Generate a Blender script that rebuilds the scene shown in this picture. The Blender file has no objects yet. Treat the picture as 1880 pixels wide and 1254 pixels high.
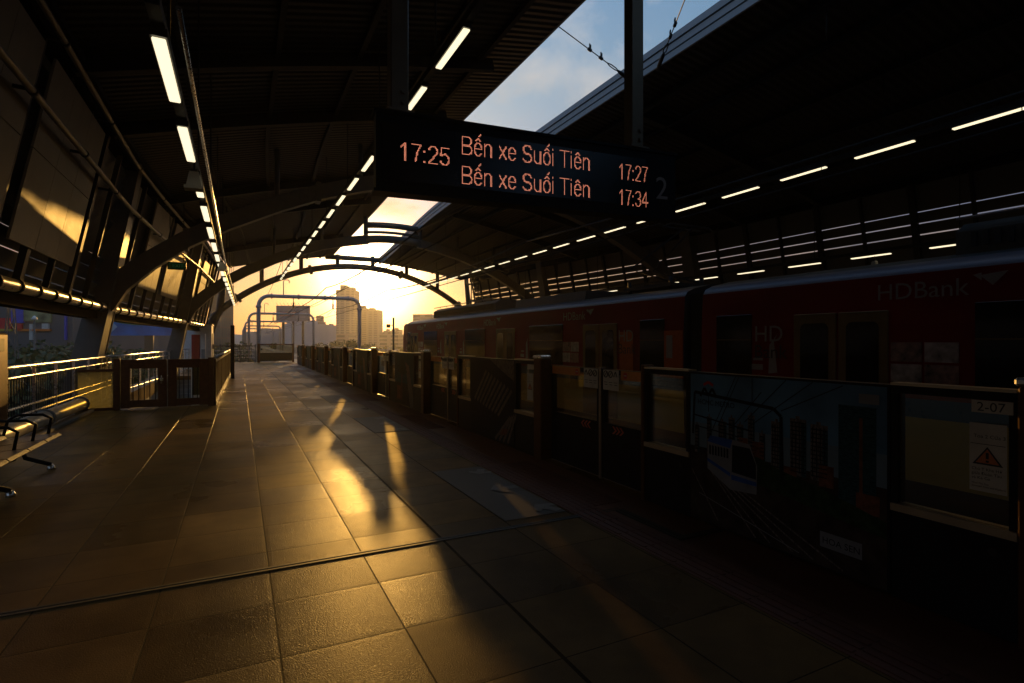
import bpy, math, random
from mathutils import Vector
random.seed(7)
C = bpy.context.scene.collection
SC = bpy.context.scene
R = math.radians

# ---------------------------------------------------------------- camera, sky, sun, exposure
YAW = math.atan2(500, 997)
cd = bpy.data.cameras.new('camera'); cam = bpy.data.objects.new('camera', cd); C.objects.link(cam)
cam.location = (0, 0, 1.5); cam.rotation_euler = (R(90), 0, -YAW)
cd.sensor_width = 36; cd.lens = 36 * 997 / 1880; cd.clip_start = 0.05; cd.clip_end = 9000
SC.camera = cam
SUN_AZ, SUN_EL = R(12.0), R(6.4)      # azimuth clockwise from +Y
EXPO = -0.5
W = bpy.data.worlds.new('World'); SC.world = W; W.use_nodes = True
SC.view_settings.view_transform = 'Standard'; SC.view_settings.look = 'None'
SC.view_settings.gamma = 1; SC.view_settings.exposure = EXPO
SC.cycles.use_denoising = True
SC.cycles.max_bounces = 7; SC.cycles.transparent_max_bounces = 24
SC.cycles.sample_clamp_indirect = 6.0
def LUM(x): return x / (2 ** EXPO)

def build_world():
    nt = W.node_tree; N = nt.nodes; L = nt.links
    bg = N['Background']; bg.inputs[1].default_value = 0.13
    sky = N.new('ShaderNodeTexSky'); sky.sky_type = 'NISHITA'; sky.sun_disc = False
    sky.sun_elevation = SUN_EL; sky.sun_rotation = SUN_AZ
    sky.air_density = 1.3; sky.dust_density = 0.9; sky.ozone_density = 1.0
    tc = N.new('ShaderNodeTexCoord')
    sv = (math.sin(SUN_AZ) * math.cos(SUN_EL), math.cos(SUN_AZ) * math.cos(SUN_EL), math.sin(SUN_EL))
    def math_(op, a, b=None, c=None):
        n = N.new('ShaderNodeMath'); n.operation = op
        for i, q in enumerate((a, b, c)):
            if q is None: continue
            if isinstance(q, (int, float)): n.inputs[i].default_value = q
            else: L.new(q, n.inputs[i])
        return n.outputs[0]
    def rgbmix(kind, f, a, b):
        n = N.new('ShaderNodeMix'); n.data_type = 'RGBA'; n.blend_type = kind
        if isinstance(f, (int, float)): n.inputs[0].default_value = f
        else: L.new(f, n.inputs[0])
        for s_, q in ((6, a), (7, b)):
            if isinstance(q, tuple): n.inputs[s_].default_value = (*q, 1)
            else: L.new(q, n.inputs[s_])
        return n.outputs[2]
    dot = N.new('ShaderNodeVectorMath'); dot.operation = 'DOT_PRODUCT'
    L.new(tc.outputs['Generated'], dot.inputs[0]); dot.inputs[1].default_value = sv
    d = math_('MAXIMUM', dot.outputs['Value'], 0.0)
    sep = N.new('ShaderNodeSeparateXYZ'); L.new(tc.outputs['Generated'], sep.inputs[0])
    # cloud layer: direction projected on a flat cloud deck
    zz = math_('ADD', math_('MAXIMUM', sep.outputs[2], 0.0), 0.10)
    px = math_('DIVIDE', sep.outputs[0], zz); py = math_('DIVIDE', sep.outputs[1], zz)
    cb = N.new('ShaderNodeCombineXYZ'); L.new(px, cb.inputs[0]); L.new(py, cb.inputs[1])
    nz = N.new('ShaderNodeTexNoise'); nz.inputs['Scale'].default_value = 1.15
    nz.inputs['Detail'].default_value = 9; nz.inputs['Roughness'].default_value = 0.58
    nz.inputs['Distortion'].default_value = 0.35
    mp = N.new('ShaderNodeMapping'); mp.inputs['Location'].default_value = (5.885, 5.54, 0.0)
    L.new(cb.outputs[0], mp.inputs['Vector']); L.new(mp.outputs[0], nz.inputs['Vector'])
    rp = N.new('ShaderNodeValToRGB'); rp.color_ramp.elements[0].position = 0.52; rp.color_ramp.elements[1].position = 0.66
    L.new(nz.outputs['Fac'], rp.inputs[0])
    cm = math_('MULTIPLY', rp.outputs[0], 0.75)
    # clouds: grey lilac away from the sun, gold near it
    near = math_('POWER', d, 14.0)
    high = N.new('ShaderNodeMapRange'); high.inputs['From Min'].default_value = 0.12; high.inputs['From Max'].default_value = 0.45
    L.new(sep.outputs[2], high.inputs['Value'])
    ccol = rgbmix('MIX', high.outputs[0], (4.4, 3.3, 2.7), (7.0, 7.2, 7.5))
    ccol = rgbmix('MIX', near, ccol, (6.0, 4.3, 2.5))
    gr = N.new('ShaderNodeValToRGB'); e = gr.color_ramp.elements
    e[0].position = 0.0; e[0].color = (.22, .17, .29, 1); e[1].position = 0.62; e[1].color = (1.1, 1.75, 2.6, 1)
    for ps, cc_ in ((0.10, (.30, .26, .43)), (0.22, (.58, .62, 1.22)), (0.43, (1.0, 1.42, 2.0))): q = e.new(ps); q.color = (*cc_, 1)
    L.new(math_('MAXIMUM', sep.outputs[2], 0.0), gr.inputs[0])
    base = rgbmix('MULTIPLY', 1.0, sky.outputs[0], gr.outputs[0])
    col = rgbmix('MIX', cm, base, ccol)
    # bright air round the low sun
    g1 = math_('MULTIPLY', math_('POWER', d, 420.0), 90.0)
    g2 = math_('MULTIPLY', math_('POWER', d, 30.0), 0.9)
    gl = N.new('ShaderNodeVectorMath'); gl.operation = 'SCALE'; gl.inputs[0].default_value = (1.0, 0.66, 0.32)
    L.new(g2, gl.inputs['Scale'])
    gk = N.new('ShaderNodeVectorMath'); gk.operation = 'SCALE'; gk.inputs[0].default_value = (1.0, 0.78, 0.44); L.new(g1, gk.inputs['Scale'])
    col = rgbmix('ADD', 1.0, rgbmix('ADD', 1.0, col, gl.outputs[0]), gk.outputs[0])
    L.new(col, bg.inputs[0])
build_world()

sd = bpy.data.lights.new('sun', 'SUN'); sun = bpy.data.objects.new('sun', sd); C.objects.link(sun)
sd.energy = 3.7; sd.angle = R(0.55); sd.color = (1.0, 0.52, 0.11)
sun.rotation_euler = (R(90) - SUN_EL, 0, math.pi - SUN_AZ); sun.location = (0, 0, 40)

# ---------------------------------------------------------------- materials
MATS = {}
LOWGLOSS = ('black_panel', 'bronze_post', 'brown_painted_gate', 'painted_steel_frame', 'dark_painted_steel', 'louvre_slat', 'gold_door_frame', 'orange_train_wrap', 'roof_deck')
def mat(name, col, rough=0.5, metal=0.0, vary=0.12, scale=6.0, bump=0.0, bscale=60.0, emit=None, trans=0.0, stretch=None):
    if name in MATS: return MATS[name]
    m = bpy.data.materials.new(name); m.use_nodes = True; nt = m.node_tree; N = nt.nodes; L = nt.links
    b = N['Principled BSDF']; b.inputs['Roughness'].default_value = rough; b.inputs['Metallic'].default_value = metal
    if name.startswith('poster_') or name in LOWGLOSS: b.inputs['Specular IOR Level'].default_value = 0.15   # matt films and powder coats
    tc = N.new('ShaderNodeTexCoord'); nz = N.new('ShaderNodeTexNoise'); nz.inputs['Scale'].default_value = scale; nz.inputs['Detail'].default_value = 6
    src = tc.outputs['Object']
    if stretch:
        mp = N.new('ShaderNodeMapping'); mp.inputs['Scale'].default_value = stretch; L.new(src, mp.inputs[0]); src = mp.outputs[0]
    L.new(src, nz.inputs['Vector'])
    mr = N.new('ShaderNodeMapRange'); mr.inputs['From Min'].default_value = 0.3; mr.inputs['From Max'].default_value = 0.7
    mr.inputs['To Min'].default_value = 1 - vary; mr.inputs['To Max'].default_value = 1 + vary; L.new(nz.outputs['Fac'], mr.inputs['Value'])
    mx = N.new('ShaderNodeVectorMath'); mx.operation = 'SCALE'; mx.inputs[0].default_value = col[:3]; L.new(mr.outputs[0], mx.inputs['Scale'])
    L.new(mx.outputs[0], b.inputs['Base Color'])
    rr = N.new('ShaderNodeMapRange'); rr.inputs['To Min'].default_value = max(0.02, rough - 0.08); rr.inputs['To Max'].default_value = min(1, rough + 0.08)
    L.new(nz.outputs['Fac'], rr.inputs['Value']); L.new(rr.outputs[0], b.inputs['Roughness'])
    if bump:
        n2 = N.new('ShaderNodeTexNoise'); n2.inputs['Scale'].default_value = bscale; n2.inputs['Detail'].default_value = 4; L.new(src, n2.inputs['Vector'])
        bp = N.new('ShaderNodeBump'); bp.inputs['Strength'].default_value = bump; bp.inputs['Distance'].default_value = 0.01
        L.new(n2.outputs['Fac'], bp.inputs['Height']); L.new(bp.outputs[0], b.inputs['Normal'])
    if emit:
        b.inputs['Emission Color'].default_value = (*emit[0], 1); b.inputs['Emission Strength'].default_value = emit[1]
    if trans:
        tl = N.new('ShaderNodeBsdfTranslucent'); tl.inputs[0].default_value = (*col[:3], 1); ms = N.new('ShaderNodeMixShader'); ms.inputs[0].default_value = trans
        L.new(b.outputs[0], ms.inputs[1]); L.new(tl.outputs[0], ms.inputs[2]); L.new(ms.outputs[0], N['Material Output'].inputs[0])
    MATS[name] = m; return m
def glass(name, tint, refl=0.12, rough=0.02, dust=0.0):
    if name in MATS: return MATS[name]
    m = bpy.data.materials.new(name); m.use_nodes = True; nt = m.node_tree; N = nt.nodes; L = nt.links
    N.remove(N['Principled BSDF'])
    t = N.new('ShaderNodeBsdfTransparent'); t.inputs[0].default_value = (*tint, 1)
    g = N.new('ShaderNodeBsdfGlossy'); g.inputs['Roughness'].default_value = rough; g.inputs[0].default_value = (0.9, 0.9, 0.9, 1)
    lw = N.new('ShaderNodeLayerWeight'); lw.inputs[0].default_value = 0.25
    k = N.new('ShaderNodeMath'); k.operation = 'MULTIPLY_ADD'; k.inputs[1].default_value = 0.5; k.inputs[2].default_value = refl * 0.4
    L.new(lw.outputs['Fresnel'], k.inputs[0])
    ms = N.new('ShaderNodeMixShader'); L.new(k.outputs[0], ms.inputs[0]); L.new(t.outputs[0], ms.inputs[1]); L.new(g.outputs[0], ms.inputs[2])
    out = ms.outputs[0]
    if dust:
        tl = N.new('ShaderNodeBsdfTranslucent'); tl.inputs[0].default_value = (.5, .5, .38, 1); m2 = N.new('ShaderNodeMixShader'); m2.inputs[0].default_value = dust
        L.new(out, m2.inputs[1]); L.new(tl.outputs[0], m2.inputs[2]); out = m2.outputs[0]
    L.new(out, N['Material Output'].inputs[0]); MATS[name] = m; return m

def floor_mat():
    m = bpy.data.materials.new('granite_tile'); m.use_nodes = True; nt = m.node_tree; N = nt.nodes; L = nt.links
    b = N['Principled BSDF']; tc = N.new('ShaderNodeTexCoord'); sp = N.new('ShaderNodeSeparateXYZ'); L.new(tc.outputs['Object'], sp.inputs[0])
    def M(op, a, c=None, d=None):
        n = N.new('ShaderNodeMath'); n.operation = op
        for i, q in enumerate((a, c, d)):
            if q is None: continue
            if isinstance(q, (int, float)): n.inputs[i].default_value = q
            else: L.new(q, n.inputs[i])
        return n.outputs[0]
    far = M('GREATER_THAN', sp.outputs[1], 3.9)
    x = M('DIVIDE', M('SUBTRACT', sp.outputs[0], 0.174), 0.6)
    y = M('DIVIDE', M('ADD', M('SUBTRACT', sp.outputs[1], 3.39), M('MULTIPLY', far, -0.25)), 0.6)
    fx = M('FRACT', x); fy = M('FRACT', y)
    ex = M('MINIMUM', fx, M('SUBTRACT', 1.0, fx)); ey = M('MINIMUM', fy, M('SUBTRACT', 1.0, fy))
    gx = M('LESS_THAN', ex, 0.0075); gy = M('LESS_THAN', ey, 0.0055)
    # the wider joint along the line 1.374 m right of the camera
    wide = M('LESS_THAN', M('ABSOLUTE', M('SUBTRACT', sp.outputs[0], 1.374)), 0.011)
    gr = M('MAXIMUM', M('MAXIMUM', gx, gy), wide)
    cb = N.new('ShaderNodeCombineXYZ'); L.new(M('FLOOR', x), cb.inputs[0]); L.new(M('FLOOR', y), cb.inputs[1])
    wn = N.new('ShaderNodeTexWhiteNoise'); L.new(cb.outputs[0], wn.inputs['Vector'])
    nz = N.new('ShaderNodeTexNoise'); nz.inputs['Scale'].default_value = 5; nz.inputs['Detail'].default_value = 8; L.new(tc.outputs['Object'], nz.inputs['Vector'])
    n2 = N.new('ShaderNodeTexNoise'); n2.inputs['Scale'].default_value = 130; n2.inputs['Detail'].default_value = 5; L.new(tc.outputs['Object'], n2.inputs['Vector'])
    n3 = N.new('ShaderNodeTexNoise'); n3.inputs['Scale'].default_value = 1.3; n3.inputs['Detail'].default_value = 5; L.new(tc.outputs['Object'], n3.inputs['Vector'])
    v = M('MULTIPLY_ADD', wn.outputs['Value'], 0.5, 0.65)
    v = M('MULTIPLY', v, M('MULTIPLY_ADD', nz.outputs['Fac'], 0.7, 0.65))
    v = M('MULTIPLY', v, M('MULTIPLY_ADD', n3.outputs['Fac'], 1.3, 0.35))
    v = M('MULTIPLY', v, M('MULTIPLY_ADD', n2.outputs['Fac'], 0.5, 0.75))
    n5 = N.new('ShaderNodeTexNoise'); n5.inputs['Scale'].default_value = 330; n5.inputs['Detail'].default_value = 2; L.new(tc.outputs['Object'], n5.inputs['Vector'])
    v = M('MULTIPLY', v, M('MULTIPLY_ADD', n5.outputs['Fac'], 1.6, 0.2))
    v = M('MULTIPLY', v, M('SUBTRACT', 1.0, M('MULTIPLY', gr, 0.75)))
    sc = N.new('ShaderNodeVectorMath'); sc.operation = 'SCALE'; sc.inputs[0].default_value = (0.175, 0.10, 0.033); L.new(v, sc.inputs['Scale'])
    L.new(sc.outputs[0], b.inputs['Base Color'])
    rg = M('ADD', M('MULTIPLY_ADD', wn.outputs['Value'], 0.16, 0.275), M('MULTIPLY_ADD', n3.outputs['Fac'], 0.26, -0.13))
    rg = M('ADD', rg, M('MULTIPLY', gr, 0.3)); L.new(rg, b.inputs['Roughness'])
    b.inputs['Specular IOR Level'].default_value = 0.2
    pil = M('MULTIPLY', M('MINIMUM', M('MULTIPLY', M('MINIMUM', ex, ey), 22.0), 1.0), 0.16)     # slightly rounded tile edges
    hb = M('ADD', pil, M('SUBTRACT', M('MULTIPLY', n2.outputs['Fac'], 0.55), M('MULTIPLY', gr, 1.0)))
    bp = N.new('ShaderNodeBump'); bp.inputs['Strength'].default_value = 0.6; bp.inputs['Distance'].default_value = 0.008
    L.new(hb, bp.inputs['Height'])
    # no two tiles lie perfectly level
    tl = N.new('ShaderNodeVectorMath'); tl.operation = 'MULTIPLY_ADD'; L.new(wn.outputs['Color'], tl.inputs[0]); tl.inputs[1].default_value = (0.018, 0.036, 0); tl.inputs[2].default_value = (-0.009, -0.018, 0)
    ad = N.new('ShaderNodeVectorMath'); ad.operation = 'ADD'; L.new(bp.outputs[0], ad.inputs[0]); L.new(tl.outputs[0], ad.inputs[1])
    nm = N.new('ShaderNodeVectorMath'); nm.operation = 'NORMALIZE'; L.new(ad.outputs[0], nm.inputs[0]); L.new(nm.outputs[0], b.inputs['Normal'])
    # dusty stone: part of the face is matt
    df = N.new('ShaderNodeBsdfDiffuse'); L.new(sc.outputs[0], df.inputs[0]); L.new(bp.outputs[0], df.inputs['Normal'])
    mx = N.new('ShaderNodeMixShader'); L.new(M('MULTIPLY_ADD', n3.outputs['Fac'], 0.45, 0.27), mx.inputs[0]); L.new(df.outputs[0], mx.inputs[1]); L.new(b.outputs[0], mx.inputs[2]); L.new(mx.outputs[0], N['Material Output'].inputs[0])
    return m
def deck_mat():
    # profiled steel roof deck: ribs across the roof
    m = mat('roof_deck', (0.04, 0.037, 0.034), 0.55, 0.2, 0.15, 2.0)
    nt = m.node_tree; N = nt.nodes; L = nt.links
    tc = N.new('ShaderNodeTexCoord'); wv = N.new('ShaderNodeTexWave'); wv.wave_type = 'BANDS'; wv.bands_direction = 'Y'; wv.inputs['Scale'].default_value = 1.6
    L.new(tc.outputs['Object'], wv.inputs[0]); bp = N.new('ShaderNodeBump'); bp.inputs['Strength'].default_value = 0.7; bp.inputs['Distance'].default_value = 0.04
    L.new(wv.outputs['Fac'], bp.inputs['Height']); L.new(bp.outputs[0], N['Principled BSDF'].inputs['Normal'])
    return m
def facade_mat(name, col, wcol, sx, sz, frac=0.6):
    # far buildings: rows of windows as a brick pattern in metres
    if name in MATS: return MATS[name]
    m = bpy.data.materials.new(name); m.use_nodes = True; nt = m.node_tree; N = nt.nodes; L = nt.links; b = N['Principled BSDF']
    tc = N.new('ShaderNodeTexCoord'); sp = N.new('ShaderNodeSeparateXYZ'); L.new(tc.outputs['Object'], sp.inputs[0])
    ad = N.new('ShaderNodeMath'); ad.operation = 'ADD'; L.new(sp.outputs[0], ad.inputs[0]); L.new(sp.outputs[1], ad.inputs[1])
    cb = N.new('ShaderNodeCombineXYZ'); L.new(ad.outputs[0], cb.inputs[0]); L.new(sp.outputs[2], cb.inputs[1])
    br = N.new('ShaderNodeTexBrick'); br.offset = 0; br.inputs['Scale'].default_value = 1; br.inputs['Brick Width'].default_value = sx; br.inputs['Row Height'].default_value = sz
    br.inputs['Mortar Size'].default_value = (1 - frac) * sz * 0.5; br.inputs['Color1'].default_value = (*wcol, 1); br.inputs['Color2'].default_value = (*[q * 1.5 for q in wcol], 1); br.inputs['Mortar'].default_value = (*col, 1)
    L.new(cb.outputs[0], br.inputs[0]); L.new(br.outputs[0], b.inputs['Base Color']); b.inputs['Roughness'].default_value = 0.55
    MATS[name] = m; return m

# ---------------------------------------------------------------- mesh builder
class MB:
    def __init__(s): s.v = []; s.f = []; s.mi = []; s.sm = []
    def add(s, vs, fs, mi=0, smooth=False):
        o = len(s.v); s.v += [tuple(p) for p in vs]
        for f in fs: s.f.append(tuple(i + o for i in f)); s.mi.append(mi); s.sm.append(smooth)
        return s
    def hexa(s, p, mi=0): return s.add(p, [(0, 3, 2, 1), (4, 5, 6, 7), (0, 1, 5, 4), (1, 2, 6, 5), (2, 3, 7, 6), (3, 0, 4, 7)], mi)
    def box(s, x0, x1, y0, y1, z0, z1, mi=0):
        return s.hexa([(x0, y0, z0), (x1, y0, z0), (x1, y1, z0), (x0, y1, z0), (x0, y0, z1), (x1, y0, z1), (x1, y1, z1), (x0, y1, z1)], mi)
    def rbox(s, x0, x1, y0, y1, z0, z1, c=0.02, mi=0):
        # box with chamfered edges
        xs, ys, zs = (x0, x1), (y0, y1), (z0, z1); vs = []; idx = {}
        for i in (0, 1):
            for j in (0, 1):
                for k in (0, 1):
                    sx, sy, sz = (1, -1)[i], (1, -1)[j], (1, -1)[k]
                    for a, q in (('x', (0, c * sy, c * sz)), ('y', (c * sx, 0, c * sz)), ('z', (c * sx, c * sy, 0))):
                        idx[i, j, k, a] = len(vs); vs.append((xs[i] + q[0], ys[j] + q[1], zs[k] + q[2]))
        fs = []
        for i in (0, 1): fs.append([idx[i, j, k, 'x'] for j, k in ((0, 0), (1, 0), (1, 1), (0, 1))][::1 if i else -1])
        for j in (0, 1): fs.append([idx[i, j, k, 'y'] for i, k in ((0, 0), (1, 0), (1, 1), (0, 1))][::-1 if j else 1])
        for k in (0, 1): fs.append([idx[i, j, k, 'z'] for i, j in ((0, 0), (1, 0), (1, 1), (0, 1))][::1 if k else -1])
        for j in (0, 1):
            for k in (0, 1): fs.append([idx[0, j, k, 'y'], idx[1, j, k, 'y'], idx[1, j, k, 'z'], idx[0, j, k, 'z']][::1 if (j == k) else -1])
        for i in (0, 1):
            for k in (0, 1): fs.append([idx[i, 0, k, 'x'], idx[i, 1, k, 'x'], idx[i, 1, k, 'z'], idx[i, 0, k, 'z']][::-1 if (i == k) else 1])
        for i in (0, 1):
            for j in (0, 1): fs.append([idx[i, j, 0, 'x'], idx[i, j, 1, 'x'], idx[i, j, 1, 'y'], idx[i, j, 0, 'y']][::1 if (i == j) else -1])
        for i in (0, 1):
            for j in (0, 1):
                for k in (0, 1): fs.append([idx[i, j, k, 'x'], idx[i, j, k, 'y'], idx[i, j, k, 'z']])
        return s.add(vs, fs, mi)
    def beam(s, p, q, w, h, mi=0, up=(0, 0, 1)):
        p, q = Vector(p), Vector(q); d = (q - p).normalized(); u = Vector(up); r = d.cross(u)
        if r.length < 1e-5: r = d.cross(Vector((1, 0, 0)))
        r.normalize(); u = r.cross(d); r *= w / 2; u *= h / 2
        return s.hexa([p - r - u, p + r - u, p + r + u, p - r + u, q - r - u, q + r - u, q + r + u, q - r + u], mi)
    def tube(s, pts, r, n=8, mi=0, caps=True, radii=None):
        pts = [Vector(p) for p in pts]; rings = []; vs = []; ref = None
        for i, p in enumerate(pts):
            d = (pts[min(i + 1, len(pts) - 1)] - pts[max(i - 1, 0)]).normalized()
            if ref is None: ref = Vector((0, 0, 1)) if abs(d.z) < 0.9 else Vector((1, 0, 0))
            a = d.cross(ref).normalized(); ref = a.cross(d).normalized(); rr = radii[i] if radii else r
            for k in range(n):
                t = 2 * math.pi * k / n; vs.append(p + (a * math.cos(t) + ref * math.sin(t)) * rr)
        fs = []
        for i in range(len(pts) - 1):
            for k in range(n): fs.append((i * n + k, i * n + (k + 1) % n, (i + 1) * n + (k + 1) % n, (i + 1) * n + k))
        s.add(vs, fs, mi, True)
        if caps:
            o = len(s.v) - len(vs); s.f.append(tuple(o + k for k in range(n))[::-1]); s.f.append(tuple(o + (len(pts) - 1) * n + k for k in range(n))); s.mi += [mi, mi]; s.sm += [False, False]
        return s
    def poly(s, pts, mi=0): return s.add(pts, [tuple(range(len(pts)))], mi)
    def extr(s, prof, f0, f1, mi=0, mis=None, smooth=False):
        # closed profile placed by two functions, joined by side faces and capped
        n = len(prof); a = [f0(*p) for p in prof]; b = [f1(*p) for p in prof]; o = len(s.v); s.v += [tuple(q) for q in a + b]
        for k in range(n):
            s.f.append((o + k, o + (k + 1) % n, o + n + (k + 1) % n, o + n + k)); s.mi.append(mis[k] if mis else mi); s.sm.append(smooth)
        s.f.append(tuple(o + k for k in range(n))[::-1]); s.f.append(tuple(o + n + k for k in range(n))); s.mi += [mi, mi]; s.sm += [False, False]
        return s
    def sweep(s, cen, w, h, mi=0):
        # rectangular beam swept along points lying in a plane of constant y (w along y, h in plane)
        rings = []
        for i, p in enumerate(cen):
            d = (Vector(cen[min(i + 1, len(cen) - 1)]) - Vector(cen[max(i - 1, 0)])).normalized(); nrm = Vector((-d.z, 0, d.x))
            hh = h[i] if isinstance(h, (list, tuple)) else h; p = Vector(p); y = Vector((0, w / 2, 0))
            rings.append([p - y - nrm * hh / 2, p + y - nrm * hh / 2, p + y + nrm * hh / 2, p - y + nrm * hh / 2])
        o = len(s.v); s.v += [tuple(q) for r_ in rings for q in r_]
        for i in range(len(rings) - 1):
            for k in range(4): s.f.append((o + i * 4 + k, o + i * 4 + (k + 1) % 4, o + i * 4 + 4 + (k + 1) % 4, o + i * 4 + 4 + k)); s.mi.append(mi); s.sm.append(False)
        e = o + 4 * (len(rings) - 1); s.f += [(o + 3, o + 2, o + 1, o), (e, e + 1, e + 2, e + 3)]; s.mi += [mi, mi]; s.sm += [False, False]
        return s
    def text(s, body, size, org, u, w, mi=0, depth=0.0, align='LEFT', bold=0.0):
        vs, fs = text_mesh(body, size, align, bold); O, u, w = Vector(org), Vector(u).normalized(), Vector(w).normalized()
        return s.add([O + u * a + w * b for a, b in vs], fs, mi)
    def build(s, name, mats, parent=None):
        me = bpy.data.meshes.new(name); org = Vector(parent_base(parent)); me.from_pydata([tuple(Vector(p) - org) for p in s.v], [], s.f)
        for q in (mats if isinstance(mats, (list, tuple)) else [mats]): me.materials.append(q)
        me.polygons.foreach_set('material_index', s.mi); me.polygons.foreach_set('use_smooth', s.sm); me.update()
        o = bpy.data.objects.new(name, me); C.objects.link(o); o.parent = parent; BASE[o.name] = tuple(org)
        return o
BASE = {}
def parent_base(p): return BASE.get(p.name, (0, 0, 0)) if p else (0, 0, 0)
TXT = {}
def text_mesh(body, size, align='LEFT', bold=0.0):
    k = (body, size, align, bold)
    if k not in TXT:
        c = bpy.data.curves.new('t', 'FONT'); c.body = body; c.size = size; c.align_x = align; c.offset = bold; c.resolution_u = 3
        o = bpy.data.objects.new('t', c); C.objects.link(o); dg = bpy.context.evaluated_depsgraph_get(); dg.update()
        me = bpy.data.meshes.new_from_object(o.evaluated_get(dg)); TXT[k] = ([(v.co.x, v.co.y) for v in me.vertices], [tuple(p.vertices) for p in me.polygons])
        bpy.data.objects.remove(o); bpy.data.curves.remove(c); bpy.data.meshes.remove(me)
    return TXT[k]
def tag(o, label, cat, group=None):
    o['label'] = label; o['category'] = cat
    if group: o['group'] = group
    return o
def thing(name, label, cat, loc=(0, 0, 0), group=None):
    o = bpy.data.objects.new(name, None); C.objects.link(o); o.location = loc; o.empty_display_size = 0.2; BASE[o.name] = loc
    return tag(o, label, cat, group)
def struct(o): o['kind'] = 'structure'; return o
def children(o): return [c for c in bpy.data.objects if c.parent == o]
def dup(root, loc, rotz=0, label=None, scale=None):
    r = root.copy(); C.objects.link(r); r.location = loc; r.rotation_euler = (0, 0, rotz)
    if scale: r.scale = scale
    if label: r['label'] = label
    for ch in children(root):
        c = ch.copy(); C.objects.link(c); c.parent = r
        for g in children(ch):
            d = g.copy(); C.objects.link(d); d.parent = c
    return r
ORD = ['nearest', 'second nearest', 'third nearest', 'fourth nearest', 'fifth nearest', 'sixth nearest', 'seventh nearest', 'eighth nearest', 'ninth nearest', 'tenth nearest',
       'eleventh nearest', 'twelfth nearest', 'thirteenth nearest', 'fourteenth nearest', 'fifteenth nearest', 'sixteenth nearest', 'seventeenth nearest', 'eighteenth nearest', 'nineteenth nearest', 'twentieth nearest', 'twenty-first nearest', 'twenty-second nearest']
def sm(t): t = max(0, min(1, t)); return t * t * (3 - 2 * t)
def off(Y):       # how far the side of the station tapers in towards its far end
    if Y <= 15: return 0.0
    if Y <= 27: return 0.9 * ((Y - 15) / 12) ** 1.3
    return 0.9 + (Y - 27) * 0.052
XC = 6.9
def eave(Y): return -2.5 + off(Y) * 1.33
def slotx(Y): return 5.72 - 0.32 * sm((Y - 24) / 13)
def slotz(Y): return 7.86 - 0.82 * sm((Y - 20) / 20)
def roofz(s, Y): return 6.0 + (slotz(Y) - 6.0) * (0.75 * s + 0.25 * (1 - (1 - s) ** 2))
def roof_at(x, Y):
    x = x if x <= XC else 2 * XC - x
    return roofz((x - eave(Y)) / (slotx(Y) - eave(Y)), Y)

tile = floor_mat(); deck = deck_mat()
steel = mat('painted_steel_frame', (0.13, 0.125, 0.115), 0.45, 0.0, 0.08)
steel_d = mat('dark_painted_steel', (0.04, 0.038, 0.036), 0.5, 0.1)
inox = mat('brushed_stainless', (0.62, 0.60, 0.57), 0.28, 1.0, 0.06, 30)
brown = mat('brown_painted_gate', (0.11, 0.045, 0.02), 0.42, 0.1, 0.2, 14)
bronze = mat('bronze_post', (0.10, 0.045, 0.018), 0.4, 0.35, 0.15, 12)
black = mat('black_panel', (0.012, 0.012, 0.013), 0.5, 0.0, 0.2, 8)
conc = mat('concrete', (0.26, 0.25, 0.23), 0.85, 0, 0.2, 3, 0.4, 40)
fasc = mat('slot_fascia', (0.33, 0.36, 0.40), 0.45, 0.2, 0.05)
galv = mat('galvanised_pipe', (0.55, 0.50, 0.42), 0.3, 0.9, 0.12, 9)
matt = mat('matt_black_paint', (0.012, 0.012, 0.012), 0.95); matt.node_tree.nodes['Principled BSDF'].inputs['Specular IOR Level'].default_value = .05
dullp = mat('dull_conduit', (0.16, 0.145, 0.12), 0.4, 0.6, 0.12, 9)
cream = mat('cream_panel', (0.27, 0.22, 0.15), 0.5, 0, 0.1, 3, 0.25, 24)
cream.node_tree.nodes['Principled BSDF'].inputs['Specular IOR Level'].default_value = .12
white = mat('white_paint', (0.72, 0.71, 0.68), 0.45, 0, 0.05)
slatm = mat('louvre_slat', (0.12, 0.12, 0.11), 0.5, 0.1, 0.08, 4, trans=0.16)
clear = glass('clear_glass', (0.80, 0.80, 0.70)); smoke = glass('smoked_glass', (0.92, 0.89, 0.78), 0.08)
dusty = glass('dusty_glass', (0.62, 0.60, 0.42), 0.1, 0.1, 0.26)
lampw = mat('lit_tube_diffuser', (0.9, 0.9, 0.85), 0.5, emit=((1.0, 0.86, 0.56), LUM(1.35)))
redp = mat('red_cabinet_paint', (0.35, 0.015, 0.012), 0.4)
rubber = mat('black_rubber', (0.015, 0.015, 0.015), 0.6)
bluep = mat('blue_print', (0.02, 0.10, 0.28), 0.4)
orangep = mat('orange_print', (0.55, 0.16, 0.02), 0.4)
greenp = mat('green_print', (0.02, 0.16, 0.05), 0.4)
greyp = mat('grey_print', (0.30, 0.30, 0.29), 0.45)

# ---------------------------------------------------------------- ground, platforms, track bed
G = -11.0
m = MB(); m.box(-1380, 1380, -50, 1480, G - 1, G); struct(m.build('ground', mat('ground', (0.035, 0.04, 0.022), 0.95, 0, 0.35, 0.02)))
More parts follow.
